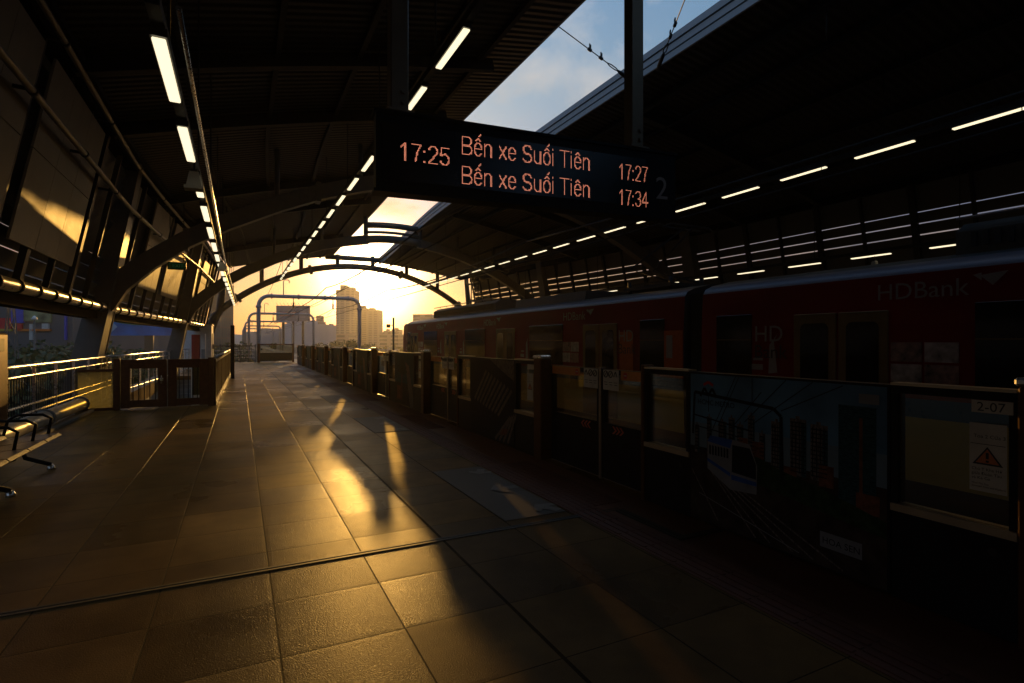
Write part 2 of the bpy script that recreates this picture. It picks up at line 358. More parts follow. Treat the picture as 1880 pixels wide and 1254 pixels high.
# platform with the stair opening left out
OX0, OX1, OY0, OY1 = -2.85, -0.62, 14.75, 27.5
m = MB()
for a in ((-3.3, OX0, -50, 44), (OX1, 3.56, -50, 44), (OX0, OX1, -50, OY0), (OX0, OX1, OY1, 44)):
    m.box(a[0], a[1], a[2], a[3], -0.45, 0)
struct(m.build('platform_floor', tile))
m = MB(); m.box(10.24, 17.1, -50, 44, -0.45, 0); struct(m.build('opposite_platform_floor', tile))
m = MB(); m.box(2.2, 11.6, -40, 420, -1.9, -1.15)
for x in (4.95, 8.85):
    m.box(x - 1.15, x + 1.15, -40, 420, -1.15, -1.0)
struct(m.build('track_deck', conc))
m = MB()
for x in (4.95, 8.85):
    for dx in (-0.72, 0.72): m.box(x + dx - 0.035, x + dx + 0.035, -40, 420, -1.0, -0.85)
struct(m.build('track', mat('rail_steel', (0.25, 0.2, 0.16), 0.35, 0.9)))
m = MB()
for x0, x1 in ((-3.3, -2.9), (2.9, 3.3), (10.5, 10.9), (16.7, 17.1)):
    for y in (0, 11, 22, 33, 42): m.box(x0, x1, y, y + 0.8, G, -0.45)
struct(m.build('platform_support', conc))
# floor strips, each a sheet above the tiles
tac = mat('tactile_terracotta', (0.12, 0.036, 0.018), 0.6, 0, 0.2, 10)
m = MB(); m.box(2.89, 3.42, -9, 42, 0, 0.004); struct(m.build('edge_strip', mat('edge_terracotta', (0.16, 0.06, 0.035), 0.5, 0, 0.2, 4, 0.2, 90)))
m = MB(); m.box(2.60, 2.885, -9, 42, 0, 0.004, 0)
y = -2.0
while y < 42:
    for k in range(4): m.box(2.625 + k * 0.066, 2.66 + k * 0.066, y, y + 0.285, 0.004, 0.010, 0)
    y += 0.3
struct(m.build('tactile_strip', tac))
dark_t = mat('boarding_panel', (0.10, 0.085, 0.065), 0.6, 0, 0.12, 6, 0.3, 80); wh = mat('floor_arrow', (0.20, 0.19, 0.17), 0.7)
PSD0, PSDM = 1.17, 4.88
def flat_arrow(m, cx, cy, ang, L=0.3, z=0.012):
    ca, sa = math.cos(ang), math.sin(ang)
    def T(a, b): return (cx + a * ca - b * sa, cy + a * sa + b * ca, z)
    m.poly([T(-.5 * L, -.17 * L), T(.05 * L, -.17 * L), T(.05 * L, .17 * L), T(-.5 * L, .17 * L)])
    m.poly([T(-.1 * L, -.5 * L), T(.15 * L, -.5 * L), T(.5 * L, 0), T(.15 * L, .5 * L), T(-.1 * L, .5 * L), T(.08 * L, 0)])
mp, ma, mb = MB(), MB(), MB()
for k in range(-1, 8):
    b = PSD0 + PSDM * k
    mp.box(1.98, 2.57, b + 2.90, b + 4.80, 0, 0.006); mb.box(2.6, 3.2, b + 2.90, b + 4.80, 0.004, 0.0075)
    for i in range(9):
        for j in range(28): mb.box(2.63 + i * 0.064, 2.66 + i * 0.064, b + 2.9 + j * 0.066, b + 2.93 + j * 0.066, 0.0075, 0.0125)
    flat_arrow(ma, 2.40, b + 3.80, math.pi); flat_arrow(ma, 2.46, b + 3.05, math.pi / 2 + 0.5, 0.26); flat_arrow(ma, 2.46, b + 4.55, -math.pi / 2 - 0.5, 0.26)
struct(mp.build('boarding_area', dark_t)); struct(mb.build('tactile_blister_area', tac)); struct(ma.build('floor_arrow_marking', wh))
m = MB(); jm = mat('joint_cover', (0.05, 0.045, 0.04), 0.5, 0.4)
for y0, y1, z in ((3.885, 3.905, .005), (3.909, 3.921, .003), (3.925, 3.945, .005)): m.box(-3.3, 3.04, y0, y1, 0, z)
for x0, x1, z in ((2.96, 2.985, .016), (3.0, 3.04, .016)): m.box(x0, x1, 3.14, 3.868, 0, z)
m.box(2.96, 3.40, 3.08, 3.138, 0, 0.016)
struct(m.build('floor_joint', jm))
m = MB(); m.box(-2.86, -2.78, 6, 14.4, 0, 0.05); struct(m.build('floor_kerb', conc))
# stair going down inside the enclosure
m = MB()
for i in range(24): m.box(OX0, OX1, OY1 - 0.3 * (i + 1), OY1 - 0.3 * i, -0.17 * (i + 1) - 0.3, -0.17 * (i + 1))
m.box(OX0 - 0.18, OX0 - 0.002, OY0, OY1, -5, -0.46); m.box(OX1 + 0.002, OX1 + 0.15, OY0, OY1, -5, -0.46)
struct(m.build('stair', conc))

# ---------------------------------------------------------------- roof halves
FY0, FY1 = -50.0, 36.8
def roof_half(side):
    root = thing('canopy_roof', 'long dark ribbed canopy roof over the near platform, left of the sky slot' if side < 0 else 'dark ribbed canopy roof over the train, right of the sky slot', 'roof', (XC + side * 5, 14, 6), 'halves of the station roof')
    X = (lambda x: x) if side < 0 else (lambda x: 2 * XC - x)
    lo_ = 0.22 if side > 0 else 0.0
    NY, NS = 42, 10; ys = [FY0 + (FY1 - FY0) * i / NY for i in range(NY + 1)]
    m = MB(); vs = []
    for up in (0, 0.22):
        for Y in ys:
            for j in range(NS + 1):
                s_ = j / NS; vs.append((X(eave(Y) + (slotx(Y) - eave(Y)) * s_), Y, roofz(s_, Y) - lo_ * s_ + up))
    W_ = NS + 1; T = W_ * (NY + 1); fs = []
    for i in range(NY):
        for j in range(NS):
            a = i * W_ + j; fs += [(a, a + W_, a + W_ + 1, a + 1), (a + T, a + T + 1, a + T + W_ + 1, a + T + W_)]
    for i in range(NY):
        for j in (0, NS): a = i * W_ + j; fs.append((a, a + T, a + T + W_, a + W_))
    for j in range(NS):
        for i in (0, NY): a = i * W_ + j; fs.append((a, a + 1, a + 1 + T, a + T))
    m.add(vs, fs); m.build('roof_deck', deck, root)
    for s_ in (0.03, 0.2, 0.38, 0.56, 0.74, 0.87):
        m = MB()
        for i in range(NY):
            pt = lambda Y: (X(eave(Y) + (slotx(Y) - eave(Y)) * s_), Y, roofz(s_, Y) - lo_ * s_ - 0.06)
            m.beam(pt(ys[i]), pt(ys[i + 1]), 0.09, 0.12)
        m.build('purlin', steel_d, root)
    for Y in (-1.5, 10.9, 13.9, 20.0, 23.5, 30.2):
        m = MB(); m.sweep([(X(eave(Y) + (slotx(Y) - eave(Y)) * k / 8.8), Y, roofz(k / 8.8, Y) - lo_ * k / 8.8 - 0.15) for k in range(9)], 0.16, 0.24); m.build('rafter', steel_d, root)
    # stepped fascia at the slot
    fa = MB()
    for i in range(NY):
        for d0, d1, dx in (((0.42, 0.28, 0.0), (0.26, 0.14, 0.0), (0.12, 0.0, 0.0)) if side < 0 else ((0.24, 0.10, 0.0), (0.08, -0.05, 0.03), (-0.07, -0.20, 0.05))):
            A, B = ys[i], ys[i + 1]
            def q(Y, z, e): return (X(slotx(Y) + e), Y, slotz(Y) - lo_ + z)
            fa.hexa([q(A, d1, 0.004 - dx), q(A, d1, 0.05 - dx), q(B, d1, 0.05 - dx), q(B, d1, 0.004 - dx), q(A, d0, 0.004 - dx), q(A, d0, 0.05 - dx), q(B, d0, 0.05 - dx), q(B, d0, 0.004 - dx)] if side < 0 else
                    [q(A, d1, 0.05 - dx), q(A, d1, 0.004 - dx), q(B, d1, 0.004 - dx), q(B, d1, 0.05 - dx), q(A, d0, 0.05 - dx), q(A, d0, 0.004 - dx), q(B, d0, 0.004 - dx), q(B, d0, 0.05 - dx)])
    fa.build('slot_fascia', fasc, root)
    m = MB(); m.sweep([(X(eave(FY1) + (slotx(FY1) - eave(FY1)) * k / 8), FY1 + 0.06, roofz(k / 8, FY1) - lo_ * k / 8 + 0.10) for k in range(9)], 0.10, 0.30); m.build('end_trim', steel_d, root)
    return root
roof_half(-1); roof_half(1)

# ---------------------------------------------------------------- arch frames
RIB = [(-3.1, 2.45), (-2.75, 2.95), (-2.1, 3.55), (-1.3, 4.15), (-.4, 4.68), (.9, 5.32), (2.0, 5.78), (3.2, 6.16), (4.4, 6.45), (5.6, 6.66)]
def shift(x, z, Y): return x + off(Y) * max(0.0, 1 - max(0, x + 3.1) / 9.0)
def arch_frame(Y, label):
    root = thing('arch_frame', label, 'steel arch', (XC, Y, 0), 'arched frames carrying the station roof')
    dz = min(0.0, slotz(Y) - 7.86) * 0.7
    pts = [(shift(x, z, Y), z + dz * max(0, (x + 3.1) / 9)) for x, z in RIB]
    for sd_ in (-1, 1):
        X = (lambda x: x) if sd_ < 0 else (lambda x: 2 * XC - x)
        c = MB(); o_ = off(Y)
        prof = [(-0.24, -0.42), (0.24, -0.42), (0.24, 0.42), (-0.24, 0.42)]
        def lv(z, k): return lambda a, b: (X(-3.1 + o_ + 0.2 * (z - 2.45) + a * k), Y + b * k, z)
        c.extr(prof, lv(-0.45, 1.15), lv(2.3, 0.95)); c.extr(prof, lv(2.302, 0.95), lv(6.05, 0.55))
        # raised flange edges on the column
        for b in (-0.43, 0.43):
            P0, P1 = lv(-0.4, 1.1)(0.25, b), lv(2.28, 0.93)(0.25, b); c.beam(P0, P1, 0.05, 0.03)
        c.build('column', steel, root)
        r_ = MB(); r_.sweep([(X(x), Y, z) for x, z in pts], 0.30, [0.62, 0.5, 0.44] + [0.42] * 7)
        for k in (3, 6): x, z = pts[k]; r_.box(X(x) - 0.06, X(x) + 0.06, Y - 0.19, Y + 0.19, z - 0.28, z + 0.28)
        r_.build('rib', steel, root)
        sp = MB(); x = slotx(Y) - 0.15; z0 = pts[-1][1]; sp.tube([(X(x), Y, z0 + .1), (X(x), Y, slotz(Y) - 0.02)], 0.11, 10); sp.build('strut', steel, root)
        for k in (5, 7):
            x, z = pts[k]; s2 = MB(); s2.tube([(X(x), Y, z + .2), (X(x), Y, roof_at(x, Y) - 0.02)], 0.07, 8); s2.build('strut', steel, root)
    z0 = pts[-1][1]; x0 = pts[-1][0] - 0.1; n = 8
    for nm, za, zb, rr in (('lower_chord', z0, z0 + 0.10, 0.19), ('upper_chord', slotz(Y) - 0.42, slotz(Y) - 0.34, 0.15), ('middle_chord', (z0 + slotz(Y) - 0.42) / 2, (z0 + slotz(Y) - 0.42) / 2 + .08, 0.07)):
        m = MB(); w = XC - x0; m.tube([(x0 + 2 * w * k / n, Y, zb - (zb - za) * ((k / n - 0.5) * 2) ** 2) for k in range(n + 1)], rr, 12); m.build(nm, steel, root)
arch_frame(3.0, 'arched steel roof frame closest to the camera, mostly hidden in the dark roof')
arch_frame(16.5, 'broad steel arch springing from the thick leaning column beside the stair gate')
arch_frame(27.0, 'steel arch whose twin tubes cross the sky slot beyond the departure board')
# end frame: one slim tube arch tied up to the roof edge by six short posts
def end_frame(Y):
    root = thing('arch_frame', 'slim end arch with six short posts under the roof edge, framing the sunset', 'steel arch', (XC, Y, 0), 'arched frames carrying the station roof')
    cz, rad = -5.43, 11.83; m = MB(); pts = []
    for k in range(41):
        a = R(47.5) + R(85) * k / 40; pts.append((XC + rad * math.cos(a), Y, cz + rad * math.sin(a)))
    m.tube(pts, 0.19, 12)
    for x in (-0.1, 4.0, 9.8, 13.9): z = cz + math.sqrt(rad ** 2 - (x - XC) ** 2); a = math.atan2(z - cz, x - XC); m.tube([(x - .08 * math.sin(a), Y, z + .08 * math.cos(a)), (x + .08 * math.sin(a), Y, z - .08 * math.cos(a))], 0.30, 12)
    m.build('rib', steel, root)
    for x in (1.2, 3.45, 5.65, 7.9, 10.2, 12.4):
        m = MB(); z = cz + math.sqrt(rad ** 2 - (x - XC) ** 2); m.tube([(x, Y, z + 0.1), (x, Y, roof_at(x, Y) - 0.02)], 0.125, 10); m.build('post', steel, root)
    for x in (-1.15, 2 * XC + 1.15):
        s_ = -1 if x < XC else 1
        m = MB(); m.tube([(x + s_ * 1.2, Y, -0.45), (x + s_ * 0.15, Y, 2.95), (x - s_ * .1, Y, 3.3), (x - s_ * 0.4, Y, 6.1)], 0.22, 10, radii=[0.3, 0.26, 0.22, 0.14]); m.build('column', steel, root)
    m = MB(); m.tube([(slotx(Y) - .5, Y, slotz(Y) - 0.18), (2 * XC - slotx(Y) + .5, Y, slotz(Y) - 0.18)], 0.16, 10); m.build('upper_chord', steel, root)
end_frame(36.4)

# ---------------------------------------------------------------- leaning louvre walls
def fx(z, Y): return -3.2 + 0.2 * (z - 2.2) + off(Y)
BAY = ['closest to the camera', 'between the first two visible columns', 'beyond the stair gate', 'at the far end of the station']
def louvre(Y0, Y1, side, label, panels):
    root = thing('louvre_wall', label, 'louvre wall', (XC + side * 10.5, (Y0 + Y1) / 2, 2.2), 'leaning louvre walls between the arch columns')
    X = (lambda x: x) if side < 0 else (lambda x: 2 * XC - x)
    n = max(2, round((Y1 - Y0) / (1.35 if Y0 > 0 else 2.7))); m = MB(); SL = []
    zs = [2.34 + 0.3 * k for k in range(12)]
    for z in zs:
        for i in range(n):
            A, B = Y0 + (Y1 - Y0) * i / n, Y0 + (Y1 - Y0) * (i + 1) / n
            def q(Y, zz, e): return (X(fx(zz, Y) - e), Y, zz)
            lo, hi = z, z + ((0.245 if z < 4.6 else 0.275) if side < 0 else (0.266 if z < 4.0 else 0.252 if z < 4.5 else 0.258) if 3.6 < z < 5.0 else 0.29)
            # blade leaning out at its foot
            m.hexa([q(A, lo, 0.13), q(B, lo, 0.13), q(B, lo, 0.11), q(A, lo, 0.11), q(A, hi, 0.05), q(B, hi, 0.05), q(B, hi, 0.03), q(A, hi, 0.03)])
    m.build('louvre_blades', slatm, root)
    for i in range(n + 1):
        Y = Y0 + (Y1 - Y0) * i / n; w = 0.07 if i % 2 else 0.16; mu = MB()
        if i == n: Y -= 0.09
        if i == 0: Y += 0.09
        mu.hexa([(X(fx(2.3, Y)), Y - w / 2, 2.3), (X(fx(2.3, Y) + 0.1), Y - w / 2, 2.3), (X(fx(2.3, Y) + 0.1), Y + w / 2, 2.3), (X(fx(2.3, Y)), Y + w / 2, 2.3),
                 (X(fx(6.1, Y)), Y - w / 2, 6.1), (X(fx(6.1, Y) + 0.1), Y - w / 2, 6.1), (X(fx(6.1, Y) + 0.1), Y + w / 2, 6.1), (X(fx(6.1, Y)), Y + w / 2, 6.1)])
        mu.build('mullion', steel_d, root)
    for nm, z, h in (('bottom_rail', 2.18, 0.26), ('top_rail', 5.95, 0.42)):
        mm = MB(); K = 6
        for i in range(K):
            A, B = Y0 + (Y1 - Y0) * i / K, Y0 + (Y1 - Y0) * (i + 1) / K; mm.beam((X(fx(z, A) - .02), A, z), (X(fx(z, B) - .02), B, z), 0.26, h)
        mm.build(nm, matt, root)
    for a, b, z0, z1 in panels:
        p = MB(); K = 3
        for i in range(K):
            A, B = a + (b - a) * i / K + (0.012 if i else 0), a + (b - a) * (i + 1) / K
            q = lambda Y, z, e: (X(fx(z, Y) + e), Y, z)
            zmid = z0 + (z1 - z0) * 0.5
            for u, v in ((z0, zmid - .008), (zmid + .008, z1)):
                p.hexa([q(A, u, .115), q(B, u, .115), q(B, u, .15), q(A, u, .15), q(A, v, .115), q(B, v, .115), q(B, v, .15), q(A, v, .15)])
        p.build('infill_panel', cream, root)
BY = [(-50, 5.55), (5.6, 16.45), (16.5, 26.95), (27.0, 36.2)]
PAN = [[], [(6.6, 9.5, 2.95, 5.6), (10.0, 13.2, 2.95, 5.6)], [(19.0, 21.2, 3.1, 5.6), (22.0, 24.6, 3.1, 5.6)], [(29.0, 31.0, 3.3, 5.3)]]
for i, (a, b) in enumerate(BY):
    louvre(a, b, -1, ['leaning louvre wall at the left edge, nearest the camera', 'leaning louvre wall with the big sunlit cream panels, left of the thick column', 'leaning louvre wall with two sunlit cream panels behind the exit sign', 'last louvre wall on the left, ending at the open sky'][i], PAN[i])
    louvre(a, b, 1, ['dark louvre wall at the far right beyond the train, nearest the camera', 'louvre wall with long bright slits above the coupling of the train cars', 'louvre wall with bright slits above the middle of the leading car', 'last louvre wall on the right, beside the caged ladder'][i], [])

# ---------------------------------------------------------------- pipes on the left wall
def long_pipe(name, label, fn, r, Y0, Y1, ms, clamps, clampm):
    root = thing(name, label, 'pipe', fn((Y0 + Y1) / 2)); m = MB(); n = 24
    m.tube([fn(Y0 + (Y1 - Y0) * k / n) for k in range(n + 1)], r, 14); m.build('pipe', ms, root)
    y = Y0 + clamps * 0.5
    while y < Y1:
        c = MB(); a, b = Vector(fn(y)), Vector(fn(y + 0.07)); c.tube([a, b], r * 1.22, 12); c.beam(a, a + Vector((-0.3, 0, 0.02)), 0.04, 0.04); c.build('clamp', clampm, root); y += clamps
    return root
long_pipe('service_pipe', 'big shiny service pipe with black clamps along the foot of the left louvre wall', lambda Y: (-3.0 + off(Y) * 1.05, Y, 2.33), 0.10, 5.0, 37.0, galv, 0.85, rubber)
long_pipe('conduit_pipe', 'thin pipe running high on the left louvre wall, lower of the two', lambda Y: (-2.36 + off(Y) * 0.9, Y, 4.70), 0.05, 5.0, 36.0, dullp, 2.6, rubber)
long_pipe('conduit_pipe', 'thin pipe under the left roof edge, upper of the two', lambda Y: (-2.2 + off(Y) * 0.9, Y, 5.72), 0.045, 5.0, 36.0, dullp, 3.1, rubber)
long_pipe('floor_pipe', 'pale pipe on the floor under the left railing, lit by the low sun', lambda Y: (-3.02, Y, 0.17), 0.13, 6.0, 14.6, mat('pale_pipe', (0.6, 0.55, 0.45), 0.35, 0.2, 0.15, 5), 2.4, conc)

# ---------------------------------------------------------------- lamps
HOUS = mat('lamp_housing', (0.05, 0.05, 0.05), 0.4, 0.3)
def make_lamp(label, loc, group, L, w):
    t = thing('tube_light', label, 'light', loc, group); m = MB(); x, y, z = loc
    m.box(x - w / 2 - .012, x + w / 2 + .012, y - L / 2 - .02, y + L / 2 + .02, z + .004, z + .06); m.build('housing', HOUS, t)
    m = MB(); m.rbox(x - w / 2, x + w / 2, y - L / 2, y + L / 2, z - .02, z + .003, 0.006); m.build('diffuser', lampw, t)
    return t
def lamp_row(n, x, z, y0, pitch, where, group, L=1.05, w=0.085):
    first = make_lamp('tube light ' + where + ', ' + ORD[0] + ' the camera', (x(y0), y0, z), group, L, w)
    for k in range(1, n): y = y0 + pitch * k; dup(first, (x(y), y, z), 0, 'tube light ' + where + ', ' + ORD[k] + ' the camera')
def trunk(label, x, z, y0, y1, r=0.035, hang=None):
    t = thing('lamp_rail', label, 'lamp rail', (x(y0), y0, z), 'rails that carry the tube lights'); m = MB()
    for k in range(16): a, b = y0 + (y1 - y0) * k / 16, y0 + (y1 - y0) * (k + 1) / 16; m.beam((x(a), a, z), (x(b), b, z), r * 2, r * 2)
    m.build('rail', steel_d, t); y = y0 + 0.9
    while y < y1 and hang:
        h_ = MB(); h_.tube([(x(y), y, z + r), (x(y), y, roof_at(x(y), y) - .02)], 0.012, 6); h_.build('hanger', steel_d, t); y += 3.4
    return t
rx1 = lambda Y: -0.485 + 0.25 * max(0, (Y - 16) / 20); rx2 = lambda Y: 2.46 - 0.22 * sm((Y - 8) / 26)
lamp_row(18, rx1, 3.53, 4.83, 1.69, 'in the low left row', 'low row of lights over the near platform', 1.05, 0.082)
trunk('dark rail over the low left row of tube lights', rx1, 3.63, 4.0, 35.2, 0.04, True)
t = thing('conduit_pipe', 'slim steel conduit running beside the low left row of lights', 'pipe', (-0.33, 6, 3.6)); m = MB(); m.tube([(rx1(4 + k) + 0.14, 4 + k, 3.6) for k in range(32)], 0.017, 8); m.build('pipe', inox, t)
lamp_row(18, rx2, 5.29, 6.65, 1.69, 'in the high row beside the sky slot', 'high row of lights over the near platform', 1.05, 0.085)
trunk('dark rail over the high row of lights beside the sky slot', rx2, 5.39, 3.0, 36.0, 0.045, True)
rx3 = lambda Y: 11.37; rx4 = lambda Y: 14.24
lamp_row(19, rx3, 5.29, 4.58, 1.72, 'high over the opposite platform', 'high row of lights over the opposite platform', 1.1, 0.085)
trunk('dark rail over the high row of lights above the opposite platform', rx3, 5.39, 2.0, 36.0, 0.045, True)
lamp_row(17, rx4, 3.66, 6.4, 1.80, 'low above the train roof', 'low row of lights over the opposite platform', 0.95, 0.085)
trunk('dark rail over the low row of lights behind the train', rx4, 3.76, 2.0, 36.0, 0.04, True)

# hanging loudspeakers
def speaker(label, x, y, z):
    t = thing('loudspeaker', label, 'loudspeaker', (x, y, z), 'hanging loudspeakers'); m = MB()
    pr = [(-.06, -.05), (.06, -.05), (.06, .05), (-.06, .05)]
    m.extr(pr, lambda a, b: (x + a * 1.35, y + b * 1.35, z), lambda a, b: (x + a * .8, y + b * .8, z + .17)); m.box(x - .10, x + .10, y - .085, y + .085, z - .035, z - .001); m.build('horn', mat('speaker_grey', (.32, .31, .28), .5), t)
    m = MB(); m.tube([(x, y, z + .17), (x, y, z + .33)], 0.012, 6); m.box(x - .03, x + .03, y - .03, y + .03, z + .171, z + .20); m.build('bracket', steel_d, t)
    return t
speaker('grey loudspeaker hanging in the low left row of lights, nearest the camera', -0.475, 7.35, 3.31)
speaker('smaller looking grey loudspeaker hanging further along the low left row of lights', -0.40, 15.4, 3.31)
speaker('grey loudspeaker hanging above the train roof among the far lights', 14.24, 8.1, 3.35)

# exit sign
t = thing('exit_sign', 'dark green EXIT sign hanging below the left roof near the sunlit panels', 'exit sign', (-1.82, 20.5, 3.9)); m = MB()
m.box(-2.07, -1.55, 20.5, 20.58, 3.82, 4.06); m.build('box', black, t)
m = MB(); m.box(-2.04, -1.58, 20.492, 20.499, 3.85, 4.03, 0); m.text('EXIT', 0.155, (-1.94, 20.489, 3.89), (1, 0, 0), (0, 0, 1), 1); m.build('face', [mat('exit_green', (0.0, 0.10, 0.03), 0.4, emit=((0, .4, .12), LUM(0.006))), mat('exit_letter', (.1, .5, .25), 0.4, emit=((.2, .9, .4), LUM(0.018)))], t)
m = MB()
for x in (-2.0, -1.62): m.tube([(x, 20.54, 4.06), (x, 20.54, roof_at(x, 20.5) - .02)], 0.012, 6)
m.build('hanger', steel_d, t)

# ---------------------------------------------------------------- departure board
def board():
    A, B = Vector((0.78, 3.50, 0)), Vector((3.10, 3.28, 0)); u = (B - A).normalized(); nrm = Vector((u.y, -u.x, 0)); Wd = (B - A).length
    P = lambda a, d, z: tuple(A + u * a + nrm * d + Vector((0, 0, z)))
    t = thing('departure_board', 'black hanging departure board with orange dot matrix times', 'departure board', (1.94, 3.39, 2.45))
    z0, z1 = 2.485, 2.975; m = MB()
    def slab(a0, a1, d0, d1, za, zb, mi=0): m.hexa([P(a0, d1, za), P(a1, d1, za), P(a1, d0, za), P(a0, d0, za), P(a0, d1, zb), P(a1, d1, zb), P(a1, d0, zb), P(a0, d0, zb)], mi)
    slab(0, Wd, -0.12, 0, z0, z1); slab(-0.015, Wd + .015, -0.125, 0.012, z1 + .001, z1 + 0.02); slab(-0.015, Wd + .015, -0.125, 0.012, z0 - .02, z0 - .001)
    for a in (0.5, 0.62, 0.87, .93): slab(a, a + .025, -.12, -.05, z1 + .021, z1 + .035)
    slab(0.035, Wd - .28, 0.001, 0.004, z0 + .06, z1 - .06, 1)
    m.build('case', [black, mat('led_matrix_window', (.006, .006, .006), .25)], t)
    led = mat('lit_amber_led', (.3, .1, .05), .5, emit=((1.0, 0.32, 0.19), LUM(1.5)))
    # dot matrix letters: strokes on a grid of dots, lit where a dot lies on a stroke
    def arc(cx, cy, rx, ry, a0, a1): n = 14; return [(cx + rx * math.cos(R(a0 + (a1 - a0) * k / n)), cy + ry * math.sin(R(a0 + (a1 - a0) * k / n))) for k in range(n + 1)]
    HAT = [(2.2, 13), (4.5, 15.2), (6.8, 13)]; ACU = [(5.6, 17.2), (7.2, 19.2)]; EE = [[(1, 5.8), (8, 5.8)], arc(4.5, 5.5, 3.7, 5.5, 3, 318)]; OO = [arc(4.5, 5.5, 3.8, 5.5, 0, 360)]
    GL = {'B': (12, [[(1, 0), (1, 15), (6, 15)], arc(6, 11.35, 3.6, 3.65, 90, -90), [(1, 7.7), (6.3, 7.7)], arc(6.3, 3.85, 4, 3.85, 90, -90), [(1, 0), (6.3, 0)]]),
          'n': (10, [[(1, 0), (1, 11)], arc(4.3, 7.3, 3.3, 3.7, 180, 0), [(7.6, 7.3), (7.6, 0)]]), 'e': (10, EE), 'ê': (10, EE + [HAT]), 'ế': (10, EE + [HAT, ACU]), 'x': (9.5, [[(.8, 0), (7.8, 11)], [(7.8, 0), (.8, 11)]]),
          'S': (12, [arc(5.4, 11.2, 4.1, 3.8, 15, 262), arc(5.4, 3.75, 4.5, 3.75, 85, -160)]), 'u': (10, [[(1, 11), (1, 3.7)], arc(4.3, 3.7, 3.3, 3.7, 180, 360), [(7.6, 11), (7.6, 0)]]), 'ố': (10, OO + [HAT, ACU]),
          'i': (4, [[(1, 0), (1, 11)], [(1, 14.3), (1, 14.6)]]), 'T': (11.5, [[(0, 15), (10, 15)], [(5, 15), (5, 0)]]), ':': (4.5, [[(1.5, .5), (1.5, 1)], [(1.5, 9.5), (1.5, 10)]]),
          '1': (10.5, [[(2, 11.5), (5.4, 15), (5.4, 0)]]), '7': (10.5, [[(1, 15), (9, 15), (6, 9), (4, 0)]]), '2': (10.5, [arc(5, 11, 3.9, 4, 165, -25), [(8.5, 9.3), (1, 0), (9, 0)]]),
          '3': (10.5, [arc(4.8, 11.3, 3.7, 3.7, 155, -85), arc(4.8, 3.9, 4.1, 3.9, 88, -155)]), '4': (10.5, [[(7, 0), (7, 15), (.8, 4.6), (9.6, 4.6)]]), '5': (10.5, [[(8.4, 15), (2.3, 15), (1.5, 7.8)], arc(5, 4.7, 4, 4.7, 135, -152)])}
    def dots(name, body, a0, zb, cap, width):
        sx = width / sum(5 if c == ' ' else GL[c][0] for c in body); sz = cap / 15.0; r = min(sx, sz) * 0.38; cur = 0.0; q = None
        for c in body + ' ':
            if c == ' ':
                if q: q.build(name, led, t)
                q = None; cur += 5; continue
            q = q or MB(); wd, st = GL[c]; cells = set()
            for pl in st:
                for (x0_, y0_), (x1_, y1_) in zip(pl, pl[1:]):
                    n = max(2, int(4 * math.hypot(x1_ - x0_, y1_ - y0_)))
                    for k in range(n + 1):
                        x_, y_ = x0_ + (x1_ - x0_) * k / n, y0_ + (y1_ - y0_) * k / n
                        for i in range(int(x_) - 1, int(x_) + 3):
                            for j in range(int(y_) - 1, int(y_) + 3):
                                if (i - x_) ** 2 + (j - y_) ** 2 < .60: cells.add((i, j))
            for i, j in sorted(cells):
                cx, cz = a0 + (cur + i) * sx, zb + j * sz; q.poly([P(cx - r, .0055, cz), P(cx, .0055, cz - r), P(cx + r, .0055, cz), P(cx, .0055, cz + r)])
            cur += wd
            if 'digit' in name: q.build(name if c != ':' else 'colon', led, t); q = None
    dots('clock_digit', '17:25', 0.145, 2.682, 0.112, 0.345)
    dots('upper_row_word', 'Bến xe Suối Tiên', 0.565, 2.772, 0.118, 1.00)
    dots('lower_row_word', 'Bến xe Suối Tiên', 0.565, 2.572, 0.116, 1.00)
    dots('upper_time_digit', '17:27', 1.80, 2.738, 0.113, 0.27); dots('lower_time_digit', '17:34', 1.80, 2.543, 0.113, 0.27)
    m = MB(); m.text('2', 0.25, P(2.135, .004, 2.62), u, (0, 0, 1)); m.build('platform_number', mat('number_print', (.35, .33, .30), .5), t)
    for a in (0.15, 1.98):
        m = MB(); c = A + u * a - nrm * 0.06; m.rbox(c.x - .06, c.x + .06, c.y - .05, c.y + .05, z1 + .0205, roof_at(c.x, c.y) - .02, .008); m.box(c.x - .09, c.x + .09, c.y - .08, c.y + .08, z1 + .0202, z1 + .035)
        for zz in (.09, .16): m.tube([(c.x + .02, c.y - .05, z1 + zz), (c.x + .02, c.y - .065, z1 + zz)], .016, 6)
        m.build('pole', mat('bronze_tube', (.20, .15, .09), .4, .3), t)
board()

# bracing cables across the sky slot
def cable(label, p, q):
    t = thing('bracing_cable', label, 'cable', p, 'bracing cables across the sky slot'); P0, Q = Vector(p), Vector(q); d = Q - P0; L = d.length; at = lambda s_: P0 + d * (s_ / L)
    m = MB(); m.tube([P0, at(L - .95)], 0.011, 6); m.build('wire', rubber, t)
    m = MB(); n_ = d.normalized(); sdv = n_.cross(Vector((0, 0, 1))).normalized()
    for k in (L - 1.55, L - 1.2): m.tube([at(k), at(k + .09)], .034, 8); m.beam(at(k + .045), at(k + .045) + Vector((0, 0, .13)), .02, .02); m.beam(at(k + .075), at(k + .075) + Vector((0, 0, .12)), .02, .02)
    m.build('wire_clip', rubber, t)
    m = MB()
    for s_ in (-1, 1): m.tube([at(L - .95), at(L - .85) + sdv * .03 * s_, at(L - .68) + sdv * .03 * s_, at(L - .6)], .012, 6)
    m.tube([at(L - .62), at(L - .5), at(L - .2), at(L - .08)], .03, 8, radii=[.02, .045, .045, .02]); m.tube([at(L - .09), Q], .02, 6); m.build('turnbuckle', rubber, t)
cable('thin black cable with turnbuckle crossing the sky slot left of the hanging pole', (5.70, 9.40, 7.90), (8.1, 9.85, 7.40))
